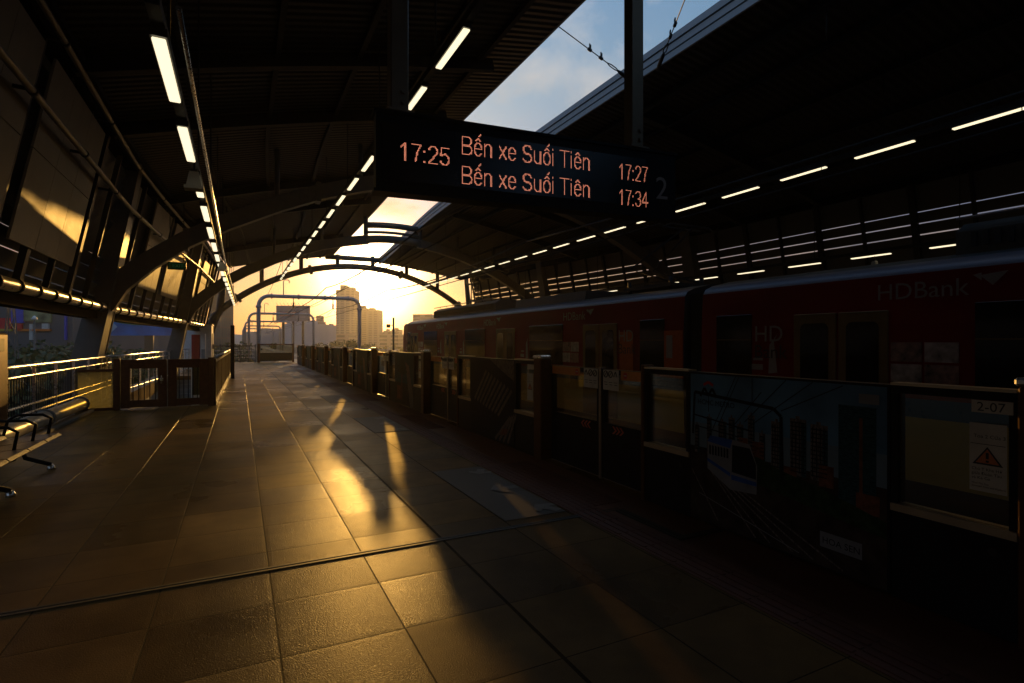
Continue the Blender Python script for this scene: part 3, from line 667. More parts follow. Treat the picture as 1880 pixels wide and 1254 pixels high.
cable('black cable with long open turnbuckle rising right of the hanging pole', (5.75, 4.85, 7.80), (8.1, 9.13, 7.38))

# ---------------------------------------------------------------- railings and stair enclosure
def railing(label, X, Y0, Y1, rails, step, group=None, fill=None, Xf=None):
    t = thing('railing', label, 'railing', (X, (Y0 + Y1) / 2, 0), group); Xf = Xf or (lambda y: X); N = 6
    for z, r in rails:
        m = MB(); m.tube([(Xf(Y0 + (Y1 - Y0) * k / N), Y0 + (Y1 - Y0) * k / N, z) for k in range(N + 1)], r, 10); m.build('rail', inox, t)
    n = round((Y1 - Y0) / step)
    for i in range(n + 1):
        y = Y0 + (Y1 - Y0) * i / n; m = MB(); m.box(Xf(y) - .022, Xf(y) + .022, y - .008, y + .008, 0.0, rails[0][0] - rails[0][1]); m.build('post', inox, t)
    if fill:
        m = MB(); y = Y0 + .08
        while y < Y1: m.box(Xf(y) - .055, Xf(y) - .04, y, y + .015, .06, .93); y += .115
        m.build('baluster_screen', steel_d, t)
    return t
railing('stainless railing with four rails at the left platform edge, between brown machine and stair gate', -3.05, 9.2, 17.6, [(1.11, .028), (.95, .02), (.48, .018), (.35, .018)], 1.2, None, True)
railing('stainless railing along the left side of the stair well, behind the gate', -3.05, 16.9, 33.0, [(1.11, .028), (.93, .018), (.12, .018)], 1.4, None, False, lambda y: -3.05 + off(y) * .55)
# glass screen closing the gap left of the gate
t = thing('glass_screen', 'low framed glass screen left of the brown stair gate', 'glass screen', (-2.8, 14.55, 0)); m = MB()
m.box(-3.16, -2.44, 14.545, 14.555, .06, .84); m.build('glass_pane', dusty, t); m = MB()
m.rbox(-3.22, -3.161, 14.5, 14.6, 0, 1.08, .008); m.box(-3.16, -2.44, 14.51, 14.59, .842, .90); m.box(-3.16, -2.44, 14.51, 14.59, 0.0, .058); m.build('frame', brown, t)
# brown double gate
t = thing('stair_gate', 'brown barred double gate closing the stair, with two openings', 'gate', (-1.5, 14.5, 0), None)
def gate_leaf(x0, x1):
    m = MB(); w = .17
    m.rbox(x0, x0 + w, 14.46, 14.54, .03, 1.10, .006); m.rbox(x1 - w, x1, 14.46, 14.54, .03, 1.10, .006); m.box(x0 + w, x1 - w, 14.465, 14.535, .90, 1.098); m.box(x0 + w, x1 - w, 14.465, 14.535, .04, .20)
    lf = m.build('gate_leaf', brown, t)
    for k in range(5):
        b = MB(); x = x0 + w + (x1 - x0 - 2 * w) * (k + .5) / 5; b.tube([(x, 14.5, .2), (x, 14.5, .9)], .011, 6); b.build('bar', steel_d, lf)
gate_leaf(-2.33, -1.47); gate_leaf(-1.45, -.66)
for x in (-2.40, -.60): m = MB(); m.rbox(x - .06, x + .06, 14.42, 14.58, 0, 1.13, .01); m.build('gate_post', brown, t)
m = MB(); m.box(-1.6, -1.54, 14.44, 14.459, .62, .68); m.tube([(-1.57, 14.42, .56), (-1.57, 14.42, .74)], .012, 6); m.build('latch', inox, t)
t = thing('stair_cabinet', 'pale glazed cabinet standing in the stair well behind the right gate leaf', 'cabinet', (-1.0, 19, 0)); m = MB()
m.rbox(-1.30, -.72, 18.8, 19.4, -.6, .82, .015); m.build('body', white, t); m = MB()
for x in (-1.27, -.99): m.box(x, x + .25, 18.785, 18.799, -.1, .76)
m.build('door', dusty, t)
# brown fence on the platform side of the stair well
t = thing('stair_fence', 'brown barred fence with bright handrail and toe plates on the right of the stair well', 'fence', (-.5, 21, 0))
m = MB(); FX = lambda y: -.53 + (y - 14.6) * .012
m.tube([(FX(14.62), 14.62, 1.13), (FX(28), 28, 1.13)], .03, 10); m.build('handrail', inox, t)
m = MB(); m.beam((FX(14.62), 14.62, 1.04), (FX(28), 28, 1.04), .05, .06); m.beam((FX(14.62), 14.62, .12), (FX(28), 28, .12), .05, .05)
y = 14.7
while y < 28: m.box(FX(y) - .012, FX(y) + .012, y, y + .03, .145, 1.01); y += .13
m.build('bars', brown, t)
m = MB(); y = 14.62
while y < 27.8: m.box(FX(y) + .03, FX(y) + .045, y, y + .55, .0, .10); y += .62
m.build('toe_plate', inox, t)
for y in (14.62, 18, 21.4, 24.8, 28): m = MB(); m.box(FX(y) - .03, FX(y) + .03, y - .03, y + .03, 0, 1.1); m.build('post', brown, t)
m = MB(); m.box(FX(14.7) - .17, FX(14.7) - .05, 14.60, 14.612, .08, .95); m.build('glass_pane', dusty, t)

# slim dark post, white booth, hose cabinet
t = thing('info_post', 'slim tall black post standing free on the platform beyond the stair fence', 'post', (-.256, 24.7, 0)); m = MB()
m.rbox(-.33, -.185, 24.64, 24.78, .012, 2.16, .012); m.build('post', black, t); m = MB(); m.box(-.36, -.155, 24.60, 24.82, 0, .0118); m.build('base_plate', steel_d, t)
t = thing('service_booth', 'small white booth with its right side lit gold by the sun', 'booth', (-1.95, 34, 0)); m = MB()
m.rbox(-2.6, -1.34, 33, 35.2, .05, 2.36, .02); m.build('body', white, t); m = MB(); m.box(-2.64, -1.30, 32.96, 35.24, 2.365, 2.43); m.build('roof', greyp, t)
for y in (33.55, 34.3):
    m = MB(); m.box(-1.339, -1.31, y, y + .5, .5, 1.95); f_ = m.build('door', mat('booth_door', (.5, .49, .45), .4), t)
    m = MB(); m.box(-1.309, -1.27, y + .05, y + .09, 1.1, 1.35); m.build('handle', steel_d, f_)
for z in (.9, 1.25, 1.6): m = MB(); m.box(-1.339, -1.29, 34.88, 35.0, z, z + .16); m.build('switch_box', steel_d, t)
t = thing('hose_cabinet', 'tall red fire hose cabinet in front of the white booth', 'cabinet', (-2.0, 32.3, 0)); m = MB()
m.rbox(-2.2, -1.83, 32.1, 32.5, .1, 1.85, .01); m.build('body', redp, t); m = MB(); m.box(-2.15, -1.88, 32.082, 32.099, .9, 1.75); m.build('door', redp, t); m = MB(); m.box(-2.2, -1.83, 32.1, 32.5, 0, .098); m.build('plinth', black, t)
t = thing('equipment_locker', 'narrow white locker right of the red hose cabinet', 'locker', (-1.7, 32.3, 0)); m = MB()
m.rbox(-1.78, -1.58, 32.1, 32.45, 0.05, 1.9, .01); m.build('body', white, t); m = MB(); m.box(-1.76, -1.60, 32.085, 32.0995, .2, 1.1); m.build('door', greyp, t)

# brown machine at the left edge
t = thing('ticket_machine', 'brown metal machine with rounded window, cut off by the left edge of the photo', 'machine', (-3.4, 9.8, 0)); m = MB()
m.rbox(-3.75, -2.99, 9.62, 10.28, 0, 1.62, .025); m.build('cabinet', bronze, t); m = MB(); m.rbox(-3.62, -3.10, 9.605, 9.6195, .45, 1.25, .006); m.build('window', smoke, t)
m = MB(); m.box(-3.08, -3.0, 9.600, 9.6195, 1.38, 1.52); m.box(-2.99, -2.978, 9.8, 10.1, 1.36, 1.54); m.build('slot', black, t)

# ---------------------------------------------------------------- steel bench in the left foreground
def bench():
    t = thing('bench', 'perforated chrome waiting bench with black arms, cut off by the left edge', 'bench', (-2.2, 7.4, 0))
    seatm = mat('perforated_chrome', (.05, .05, .048), .42, .8, .15, 60, .4, 220)
    Y0, n, w = 5.4, 5, .54
    pr = [(-1.87, .405), (-1.90, .428), (-2.02, .425), (-2.25, .395), (-2.36, .40), (-2.43, .47), (-2.50, .66), (-2.56, .84), (-2.575, .84), (-2.52, .65), (-2.45, .455), (-2.365, .385), (-2.25, .38), (-2.02, .41), (-1.90, .413), (-1.88, .395)]
    for k in range(n):
        y = Y0 + k * w; m = MB(); m.extr(pr, lambda a, b: (a, y + .015, b), lambda a, b: (a, y + w - .015, b)); st = m.build('seat', seatm, t)
    m = MB(); m.rbox(-2.28, -2.20, Y0, Y0 + n * w, .30, .37, .008); m.build('beam', black, t)
    for k in range(n + 1):
        y = Y0 + k * w; m = MB(); m.tube([(-2.40, y, .42), (-2.36, y, .60), (-2.28, y, .655), (-2.05, y, .65), (-1.97, y, .60), (-2.0, y, .42)], .016, 8); m.build('armrest', black, t)
    for y in (Y0 + 1.42, Y0 + 2.93 - .25):
        m = MB(); m.tube([(-2.24, y, .30), (-2.2, y, .16), (-1.98, y + .05, .055)], .026, 8); m.tube([(-2.24, y, .30), (-2.3, y, .16), (-2.62, y, .055)], .026, 8); l = m.build('leg', black, t)
        m = MB()
        for x, yy in ((-1.98, y + .05), (-2.62, y)): m.tube([(x, yy, .0), (x, yy, .02), (x, yy, .06)], .04, 10, radii=[.042, .04, .022])
        m.build('foot', inox, l)
    return t
bench()

# ---------------------------------------------------------------- far end of the platform
t = thing('end_railing', 'dark barred railing closing the far end of the platform, left of the brown end gate', 'railing', (-.6, 43, 0)); m = MB()
m.box(-2.4, 1.0, 42.98, 43.02, 1.15, 1.22); m.box(-2.4, 1.0, 42.98, 43.02, .12, .17); x = -2.35
while x < 1.0: m.box(x, x + .025, 42.99, 43.01, .171, 1.149); x += .13
m.build('bars', steel_d, t)
for x in (-2.4, -1.2, 0, .97): m = MB(); m.box(x, x + .06, 42.96, 43.04, 0, 1.3); m.build('post', steel_d, t)
for z in (.35, .6, .85): m = MB(); m.tube([(-2.4, 43.1, z), (1.0, 43.1, z)], .02, 6); m.build('rail', inox, t)
t = thing('end_gate', 'brown end gate with glass upper half at the end of the platform', 'gate', (2.3, 42.6, 0)); m = MB()
m.box(1.12, 1.30, 42.55, 42.7, 0, 1.35); m.box(3.42, 3.56, 42.55, 42.7, 0, 1.35); m.box(1.301, 3.419, 42.57, 42.68, 1.25, 1.33); m.build('frame', brown, t)
m = MB(); m.box(1.301, 3.419, 42.6, 42.65, .1, .70); m.build('lower_panel', black, t); m = MB(); m.box(1.301, 3.419, 42.62, 42.63, .72, 1.24); m.build('glass_pane', clear, t)
for x in (1.34, ): m = MB(); m.box(x, x + .12, 42.55, 42.598, .9, 1.0); m.build('lock', black, t)
# viaduct walkway railings beyond the station
for x, lab in ((2.35, 'long viaduct railing beyond the platform end, left of the tracks'), (11.45, 'long viaduct railing beyond the train front, right of the tracks')):
    t = thing('viaduct_railing', lab, 'railing', (x, 120, -1.1)); m = MB(); m.box(x - .12, x + .12, 45, 240, -1.15, .15); m.build('parapet', conc, t)
    m = MB(); m.tube([(x, 45, .75), (x, 240, .75)], .03, 6); m.tube([(x, 45, .45), (x, 240, .45)], .03, 6); y = 45
    while y < 240: m.box(x - .03, x + .03, y, y + .06, .15, .75); y += 2.0
    m.build('handrail', inox, t)

# ---------------------------------------------------------------- platform screen doors
def psd_proto():
    X0 = 3.44; t = thing('platform_screen_door', 'x', 'screen door', (X0, PSD0, 0), 'half height platform screen doors'); Y = PSD0
    def bx(m, x0, x1, y0, y1, z0, z1, mi=0): m.box(X0 + x0, X0 + x1, Y + y0, Y + y1, z0, z1, mi)
    m = MB(); m.rbox(X0 - .05, X0 + .12, Y - .095, Y + .095, 0, 1.28, .012); p = m.build('post', bronze, t)
    m = MB(); m.rbox(X0 - .058, X0 + .1, Y - .105, Y + .105, 1.281, 1.325, .012); m.build('post_cap', inox, p)
    def screen(y0, y1):
        m = MB(); bx(m, -.02, .05, y0, y1, .01, .515); bx(m, -.025, .055, y0, y0 + .035, .56, 1.2); bx(m, -.025, .055, y1 - .035, y1, .56, 1.2); bx(m, -.028, .058, y0, y1, 1.201, 1.245)
        f = m.build('fixed_screen', black, t)
        m = MB(); bx(m, -.035, .06, y0, y1, .516, .558); bx(m, -.032, .06, y0, y1, 1.246, 1.262); m.build('trim', mat('screen_trim', (.42, .34, .22), .35, .7), f)
        m = MB(); bx(m, .0, .012, y0 + .036, y1 - .036, .559, 1.2); m.build('glass_pane', smoke, f)
        m = MB(); m.tube([(X0 - .021, Y + y0 + .1, .43), (X0 - .026, Y + y0 + .1, .43)], .02, 12); m.build('key_switch', steel_d, f)
        return f
    f1 = screen(.10, .68); f2 = screen(2.28, 2.85)
    m = MB(); bx(m, -.026, .08, .685, 2.275, 0.02, 1.245); po = m.build('poster_board', black, t)
    m = MB(); m.rbox(X0 - .04, X0 + .1, Y + 2.852, Y + 2.895, 0, 1.28, .01); p2 = m.build('post', bronze, t)
    for y0, y1, d in ((2.91, 3.70, 1), (3.74, 4.77, -1)):
        m = MB(); x0, x1 = .10, .15
        bx(m, x0, x1, y0, y1, .02, .50); bx(m, x0, x1, y0, y0 + .05, .501, 1.2); bx(m, x0, x1, y1 - .05, y1, .501, 1.2); bx(m, x0, x1, y0 + .05, y1 - .05, 1.15, 1.2); bx(m, x0, x1, y0 + .05, y1 - .05, .501, .62)
        lf = m.build('door_leaf', black, t)
        m = MB(); bx(m, x0 + .02, x0 + .03, y0 + .051, y1 - .051, .621, 1.149); m.build('glass_pane', smoke, lf)
        m = MB(); e = y1 - .30 if d > 0 else y0 + .03; o0, o1 = (y0 + .06, y1 - .34) if d > 0 else (y0 + .38, y1 - .03)
        bx(m, x0 - .004, x0 - .001, o0, o1, 1.10, 1.195, 0); bx(m, x0 - .004, x0 - .001, e, e + .27, .98, 1.195, 1)
        for k in range(3):
            yy = e + .05 + k * .085; pts = []
            if k == (2 if d < 0 else 0): pts = [(X0 + x0 - .006, Y + yy + .035 * math.cos(R(90 + 120 * q)), 1.145 + .035 * math.sin(R(90 + 120 * q))) for q in range(3)]
            else: pts = [(X0 + x0 - .006, Y + yy + .034 * math.cos(R(24 * q)), 1.15 + .034 * math.sin(R(24 * q))) for q in range(15)]
            m.tube(pts + [pts[0]], .006, 4, 2, False)
            if len(pts) > 3: m.beam((X0 + x0 - .006, Y + yy - .022, 1.172), (X0 + x0 - .006, Y + yy + .022, 1.128), .008, .004, 2)
            bx(m, x0 - .006, x0 - .0045, yy - .03, yy + .03, 1.06, 1.066, 2); bx(m, x0 - .006, x0 - .0045, yy - .03, yy + .02, 1.035, 1.041, 2)
        yy = (o0 + o1) / 2 + (.12 if d > 0 else -.25); m.tube([(X0 + x0 - .0045, Y + yy, 1.147), (X0 + x0 - .008, Y + yy, 1.147)], .032, 14, 3); bx(m, x0 - .009, x0 - .0082, yy - .02, yy + .02, 1.142, 1.152, 1)
        for k in range(3):
            yc = (y1 - .34 if d > 0 else y0 + .16) + k * .06
            s_ = -.05 * d
            m.poly([(X0 + x0 - .003, Y + yc, .60), (X0 + x0 - .003, Y + yc + .03, .60), (X0 + x0 - .003, Y + yc + .03 + s_, .56), (X0 + x0 - .003, Y + yc + .03, .52), (X0 + x0 - .003, Y + yc, .52), (X0 + x0 - .003, Y + yc + s_, .56)], 4)
        m.build('sticker', [mat('orange_sticker', (.65, .22, .03), .4), mat('white_sticker', (.6, .58, .5), .45), rubber, mat('red_sticker', (.6, .03, .02), .4), mat('chevron_red', (.5, .10, .05), .4)], lf)
        m = MB(); ye = y1 + .001 if d > 0 else y0 - .031; bx(m, x0 - .012, x1, ye, ye + .03, .0, 1.22); m.build('leading_edge', mat('edge_rail', (.35, .3, .24), .35, .6), lf)
    return t, f1, f2, po
proto, f1, f2, po = psd_proto()
plate = mat('number_plate', (.55, .52, .42), .5); ink = mat('dark_ink', (.02, .02, .02), .5); tri = mat('warning_orange', (.55, .17, .04), .45)
def psd_signs(root, f, x, yb, full):
    # plate and warning notice on the screen beside the post (seen from the platform, left is the far end)
    U, Z = (0, -1, 0), (0, 0, 1)
    m = MB(); m.box(x - .034, x - .0285, yb + .115, yb + .285, 1.135, 1.198, 0); y0 = yb + .275
    if full: m.text('2-07', .066, (x - .0355, yb + .263, 1.144), U, Z, 1)
    m.build('number_plate', [plate, ink], f)
    m = MB(); m.box(x - .031, x - .0265, yb + .14, yb + .295, .73, 1.08, 0); yl = yb + .285
    c = (x - .033, yb + .218)
    m.poly([(c[0], c[1] + .064, .868), (c[0], c[1] - .064, .868), (c[0], c[1], .962)], 1); m.poly([(c[0] - .0008, c[1] + .049, .877), (c[0] - .0008, c[1] - .049, .877), (c[0] - .0008, c[1], .950)], 2)
    m.box(c[0] - .002, c[0] - .001, c[1] - .006, c[1] + .006, .90, .932, 1); m.box(c[0] - .002, c[0] - .001, c[1] - .006, c[1] + .006, .882, .893, 1); m.box(x - .0325, x - .0315, yb + .145, yb + .29, .972, .975, 1)
    if full:
        m.text('Toa 2 Cửa 3', .026, (x - .033, yl - .008, 1.005), U, Z, 1)
        for k, s_ in enumerate(('Chú Ý Khe Hở', 'giữa Đoàn Tàu', 'và Ke Ga')): m.text(s_, .021, (x - .033, yl, .838 - k * .023), U, Z, 1)
        for k, s_ in enumerate(('Mind The Gap', 'between Train and Platform')): m.text(s_, .0125, (x - .033, yl, .766 - k * .015), U, Z, 1)
    m.build('warning_notice', [plate, ink, tri], f)
def poster(po, yb, kind):
    # printed picture on the board; a runs from its left (far) edge, b upwards, in metres
    x = 3.44 - .028; Wd, H = 1.56, 1.20; P = lambda a, b, k=1: (x - .0006 * k, yb + 2.26 - a, .03 + b)
    m = MB(); pm = [mat('poster_sky', (.08, .18, .28), .55, 0, .5, 1.6), mat('poster_pale', (.14, .21, .26), .55, 0, .2, 3), mat('poster_ink', (.012, .014, .016), .6), mat('poster_tower', (.13, .11, .10), .6, 0, .8, 22, stretch=(1, 4, 1)), mat('poster_teal', (.02, .06, .07), .6, 0, .8, 30, stretch=(1, 1, 5)),
        mat('poster_rust', (.16, .06, .03), .6, 0, .5, 20), mat('poster_ground', (.04, .028, .02), .6, 0, .6, 9), mat('poster_white', (.20, .21, .22), .3), mat('poster_blue', (.03, .10, .34), .3), mat('poster_red', (.45, .03, .03), .3), mat('poster_green', (.02, .04, .015), .6, 0, .6, 18)]
    def rect(a0, a1, b0, b1, mi, k=1): m.poly([P(a0, b0, k), P(a1, b0, k), P(a1, b1, k), P(a0, b1, k)], mi)
    def pl(pts, mi, k=1): m.poly([P(a, b, k) for a, b in pts], mi)
    def ln(a0, b0, a1, b1, w, mi, k=1):
        d = Vector((a1 - a0, b1 - b0)); n = Vector((-d.y, d.x)).normalized() * w / 2; pl([(a0 - n.x, b0 - n.y), (a1 - n.x, b1 - n.y), (a1 + n.x, b1 + n.y), (a0 + n.x, b0 + n.y)], mi, k)
    if kind == 0:
        rect(0, Wd, .62, H, 0, 1); rect(0, Wd, .55, .80, 1, 2); rect(0, Wd, 0, .60, 6, 3); rnd = random.Random(3)
        for a0, w, h in ((.05, .05, .78), (.18, .05, .86), (.30, .08, .84), (.40, .06, .88), (.48, .06, .84), (.58, .06, .92), (.78, .09, .90), (.93, .12, .94), (1.08, .12, .92), (.68, .05, .80)):
            rect(a0, a0 + w, .55, h, 3, 4)
            for j in range(4): rect(a0 + w * (.1 + .23 * j), a0 + w * (.16 + .23 * j), .57, h - .02, 2, 5)
            for j in range(int((h - .57) / .028)): rect(a0 + .004, a0 + w - .004, .575 + j * .028, .583 + j * .028, 2, 6)
            rect(a0 + w * .7, a0 + w, .55, h - .03, 4, 4.5); rect(a0 + w * .35, a0 + w * .6, h, h + .02, 3, 4)
        rect(1.27, 1.50, .45, 1.07, 4, 4); rect(1.40, 1.42, .50, 1.0, 5, 5)
        for a0, b0, w, h in ((.62, .58, .10, .15), (.86, .52, .12, .08), (1.14, .52, .10, .14), (1.38, .42, .14, .12), (.50, .60, .08, .14)): rect(a0, a0 + w, b0, b0 + h, 5, 6)
        pl([(.5, .56), (.66, .62), (.86, .56), (1.1, .52), (1.56, .40), (1.56, .30), (.5, .44)], 10, 7)
        # gantry and wires
        ln(.05, 1.05, .80, .99, .025, 2, 8); ln(.80, .99, .86, .94, .025, 2, 8); ln(.86, .94, .87, .5, .025, 2, 8); ln(.05, 1.05, .03, .7, .022, 2, 8); ln(.05, .86, .62, .80, .012, 2, 8); ln(.06, .77, .5, .74, .008, 2, 8)
        for a0, b0, a1, b1 in ((.47, H, .22, .72), (.50, H, .30, .80), (.9, H, .55, .86), (1.1, H, .6, .84), (1.3, 1.19, .86, .98), (.7, 1.1, .45, .82), (.2, 1.05, .2, .9), (.62, H, .62, 1.0)): ln(a0, b0, a1, b1, .006, 2, 9)
        # train in the picture
        pl([(.19, .44), (.42, .32), (.42, .66), (.19, .68)], 7, 10); pl([(.19, .66), (.42, .64), (.44, .71), (.22, .71)], 8, 11); pl([(.42, .32), (.66, .34), (.665, .55), (.60, .70), (.44, .71), (.42, .64)], 7, 10)
        pl([(.435, .46), (.655, .45), (.655, .56), (.60, .67), (.44, .67)], 2, 12); pl([(.19, .50), (.42, .42), (.42, .45), (.19, .525)], 8, 12); pl([(.43, .40), (.66, .40), (.66, .43), (.43, .44)], 8, 12)
        for k in range(7): a = .21 + k * .029; pl([(a, .56), (a + .018, .557), (a + .018, .63), (a, .635)], 2, 12)
        # rails
        for a1 in (.50, .62, .80, .95, 1.15): ln(.16 + a1 * .06, .46, a1 + .15, 0.02, .012, 3, 8)
        ln(.10, .22, 1.0, .03, .006, 7, 9); ln(.02, .40, .30, .04, .012, 3, 8)
        # logo and words
        ln(.115, 1.02, .16, 1.09, .022, 2, 13); ln(.16, 1.09, .20, 1.03, .022, 2, 13); ln(.20, 1.03, .24, 1.09, .022, 2, 13); ln(.24, 1.09, .285, 1.02, .022, 2, 13); ln(.15, 1.115, .20, 1.14, .022, 9, 13); ln(.20, 1.14, .25, 1.115, .022, 9, 13)
        m.text('HCMC METRO', .058, P(.085, .955, 13), (0, -1, 0), (0, 0, 1), 2)
        rect(1.15, 1.42, .13, .23, 7, 13); m.text('HOA SEN', .058, P(1.165, .158, 14), (0, -1, 0), (0, 0, 1), 2); rect(1.40, 1.52, 1.09, 1.15, 7, 12)
    elif kind == 1:
        rect(0, Wd, 0, H, 2, 1); pl([(.75, H), (Wd, H), (Wd, .92), (1.25, 1.02)], 3, 2)
        for k in range(9): ln(.16 + k * .11, .55 - k * .022, .62 + k * .11, 1.02 - k * .03, .05, 3, 2)
        for k in range(4): ln(.95 + k * .14, .02, 1.45 + k * .06, .40 + k * .02, .05, 3, 2)
        pl([(1.1, .1), (1.3, .12), (1.38, .22), (1.2, .2)], 5, 3)
    else:
        rect(0, Wd, 0, H, 4, 1); rect(0, Wd, 0, .5, 6, 2); pl([(.9, 1.0), (1.2, .92), (1.56, .2), (1.56, 0), (1.3, 0)], 3, 3)
        for k in range(9): a = R(20 * k + 10); ln(.65, .72, .65 + .4 * math.cos(a), .72 + .34 * math.sin(a), .05, 10, 4)
        ln(.62, .7, .60, .1, .05, 5, 4); rect(.2, .5, .1, .42, 5, 3)
    m.build('poster_print', pm, po)
PSDL = ['screen door unit nearest the camera, with plate 2-07 and the blue metro train poster', 'screen door unit with the dark poster of slanting silver stripes', 'third screen door unit from the camera, poster of a pale road and palm',
        'fourth screen door unit from the camera, opposite the train front', 'fifth screen door unit from the camera along the track edge', 'sixth screen door unit from the camera along the track edge', 'seventh screen door unit from the camera along the track edge', 'last screen door unit, next to the brown end gate']
mods = [proto]; proto['label'] = PSDL[0]
for k in range(1, 8): mods.append(dup(proto, (3.44, PSD0 + PSDM * k, 0), 0, PSDL[k]))
behind = dup(proto, (3.44, PSD0 - PSDM, 0), 0, 'screen door unit at the camera, outside the right edge of the photo')
BASE_K = {}
for k, r in enumerate(mods):
    BASE[r.name] = (3.44, PSD0 + PSDM * k, 0)
    scr = [c for c in children(r) if c.name.startswith('fixed_screen')]; scr.sort(key=lambda o: min(v.co.y for v in o.data.vertices)); pb = [c for c in children(r) if c.name.startswith('poster_board')][0]
    for c in scr + [pb]: BASE[c.name] = BASE[r.name]
    if k < 3: psd_signs(r, scr[0], 3.44, PSD0 + PSDM * k, k == 0)
    poster(pb, PSD0 + PSDM * k, 0 if k == 0 else 1 if k == 1 else 2)
for k in range(5, 8): dup(mods[5], (10.36, PSD0 + PSDM * k, 0), math.pi, 'screen door of the opposite platform beyond the train front, ' + ['nearest', 'middle', 'farthest'][k - 5] + ' of three')

# ---------------------------------------------------------------- train on the far track
TX0, TX1, TXC = 7.40, 10.30, 8.85
red = mat('red_train_wrap', (.20, .008, .007), .5, 0, .18, .8); orw = mat('orange_train_wrap', (.42, .09, .02), .3, .05); gold = mat('gold_door_frame', (.17, .11, .045), .4, .2, .1)
yel = mat('pale_gold_train_flank', (.50, .38, .11), .35, .1, .1, 2); blu = mat('blue_train_band', (.02, .10, .22), .3); red.node_tree.nodes['Principled BSDF'].inputs['Specular IOR Level'].default_value = .15; sil = mat('silver_train_shoulder', (.20, .19, .23), .4, .2, .05); roofm = mat('train_roof', (.08, .08, .08), .5, .3); win = mat('dark_train_window', (.008, .009, .01), .10); win.node_tree.nodes['Principled BSDF'].inputs['Specular IOR Level'].default_value = .15
lett = mat('wrap_letter_white', (.24, .20, .19), .35); lett_d = mat('wrap_letter_dark', (.03, .006, .006), .4); under = mat('train_underframe', (.03, .03, .03), .7)
def car(label, Y0, Y1, lead):
    t = thing('train_car', label, 'train car', (TXC, (Y0 + Y1) / 2, -1.0), 'cars of the red train')
    # profile across the car, starting bottom left; the left flank is the one seen
    pr = [(7.42, -.22), (7.40, .57), (7.40, .80), (7.40, 1.72), (7.44, 2.34), (7.50, 2.43), (7.66, 2.50), (8.1, 2.60), (8.85, 2.64), (9.6, 2.60), (10.04, 2.50), (10.2, 2.43), (10.26, 2.34), (10.30, 1.72), (10.30, .80), (10.30, .57), (10.28, -.22)]
    mi = [2, 3, 1, 1, 4, 4, 5, 5, 5, 5, 4, 4, 1, 1, 3, 2, 6]
    def st(y, k):  # cross-section at y, shrunk towards the roofline when k<1
        return lambda a, b: (TXC + (a - TXC) * (1 - (1 - k) * .5), y + (0 if k == 1 else (1.2 - max(0, b - .5) * .42 if lead else 0)) * 0, b if b < 1 else 1 + (b - 1) * (1 - (1 - k) * .25))
    m = MB(); n = len(pr); rows = []
    secs = [(Y0, 1)] + ([(Y1 - 1.3, 1), (Y1 - .5, .93), (Y1 - .12, .84), (Y1, .74)] if lead else [(Y1, 1)])
    for (ya, ka), (yb, kb) in zip(secs, secs[1:]):
        a = [st(ya, ka)(*p) for p in pr]; b = [st(yb, kb)(*p) for p in pr]; o = len(m.v); m.v += a + b
        for k in range(n): m.f.append((o + k, o + n + k, o + n + (k + 1) % n, o + (k + 1) % n)); m.mi.append(mi[k]); m.sm.append(4 <= k <= 11)
    for (y, k_), rev in ((secs[0], False), (secs[-1], True)):
        a = [st(y, k_)(*p) for p in pr]; m.poly(a[::-1] if rev else a, 0 if not rev else 1)
    body = m.build('body', [under, red, yel, blu, sil, roofm, under], t)
    m = MB(); m.box(7.6, 10.1, Y0 + .2, Y1 - .6, -.55, -.221); 
    for y in (Y0 + 2.2, Y0 + 4.4, Y1 - 4.6, Y1 - 2.4):
        for x in (8.05, 9.5): m.tube([(x, y, -.45), (x + .12, y, -.45)], .40, 18)
    m.build('bogie', under, t)
    # doors
    D = [Y0 + 2.65 + 4.95 * k for k in range(4)]
    for d in D:
        for s_ in (-1, 1):
            m = MB(); a, b = (d - .66, d - .015) if s_ < 0 else (d + .015, d + .66)
            m.rbox(7.385, 7.41, a, b, -.2, 1.90, .008); lf = m.build('door', gold, t)
            m = MB(); pts = []
            for (cy, cz, a0) in ((b - .19, 1.68, 0), (a + .19, 1.68, 90), (a + .19, .86, 180), (b - .19, .86, 270)):
                for q in range(5): ang = R(a0 + q * 22.5); pts.append((7.382, cy + .08 * math.cos(ang), cz + .08 * math.sin(ang)))
            m.poly(pts[::-1]); m.build('door_window', win, lf)
    W_ = [((D[k] + D[k + 1]) / 2, .90) for k in range(3)] + [(Y0 + .87, .36)] + ([(Y1 - 1.75, .36)] if lead else [(Y1 - .71, .36)])
    for c, hw in W_:
        m = MB(); m.rbox(7.386, 7.41, c - hw, c + hw, .90, 1.94, .006); w_ = m.build('window', win, t)
        m = MB(); m.box(7.3845, 7.3858, c - hw, c + hw, 1.52, 1.535); m.build('window_bar', gold, w_)
    # orange ends of the wrap, small labels and lettering
    def panel(name, y0, y1, z0, z1, ms, e=.0): m = MB(); m.box(7.391 - e, 7.399 - e, y0, y1, z0, z1); return m.build(name, ms, t)
    for k, (y0, y1) in enumerate(((Y0 + .02, Y0 + .62), (Y0 + 1.45, Y0 + 1.9))): panel('wrap_panel', y0, y1, .82, 1.71, orw)
    panel('notice', Y0 + .28, Y0 + .44, 1.18, 1.62, lett, .009)
    U, Z = (0, -1, 0), (0, 0, 1)
    def words(name, s_, size, y, z, ms, x=7.388): m = MB(); m.text(s_, size, (x, y, z), U, Z); return m.build(name, ms, t)
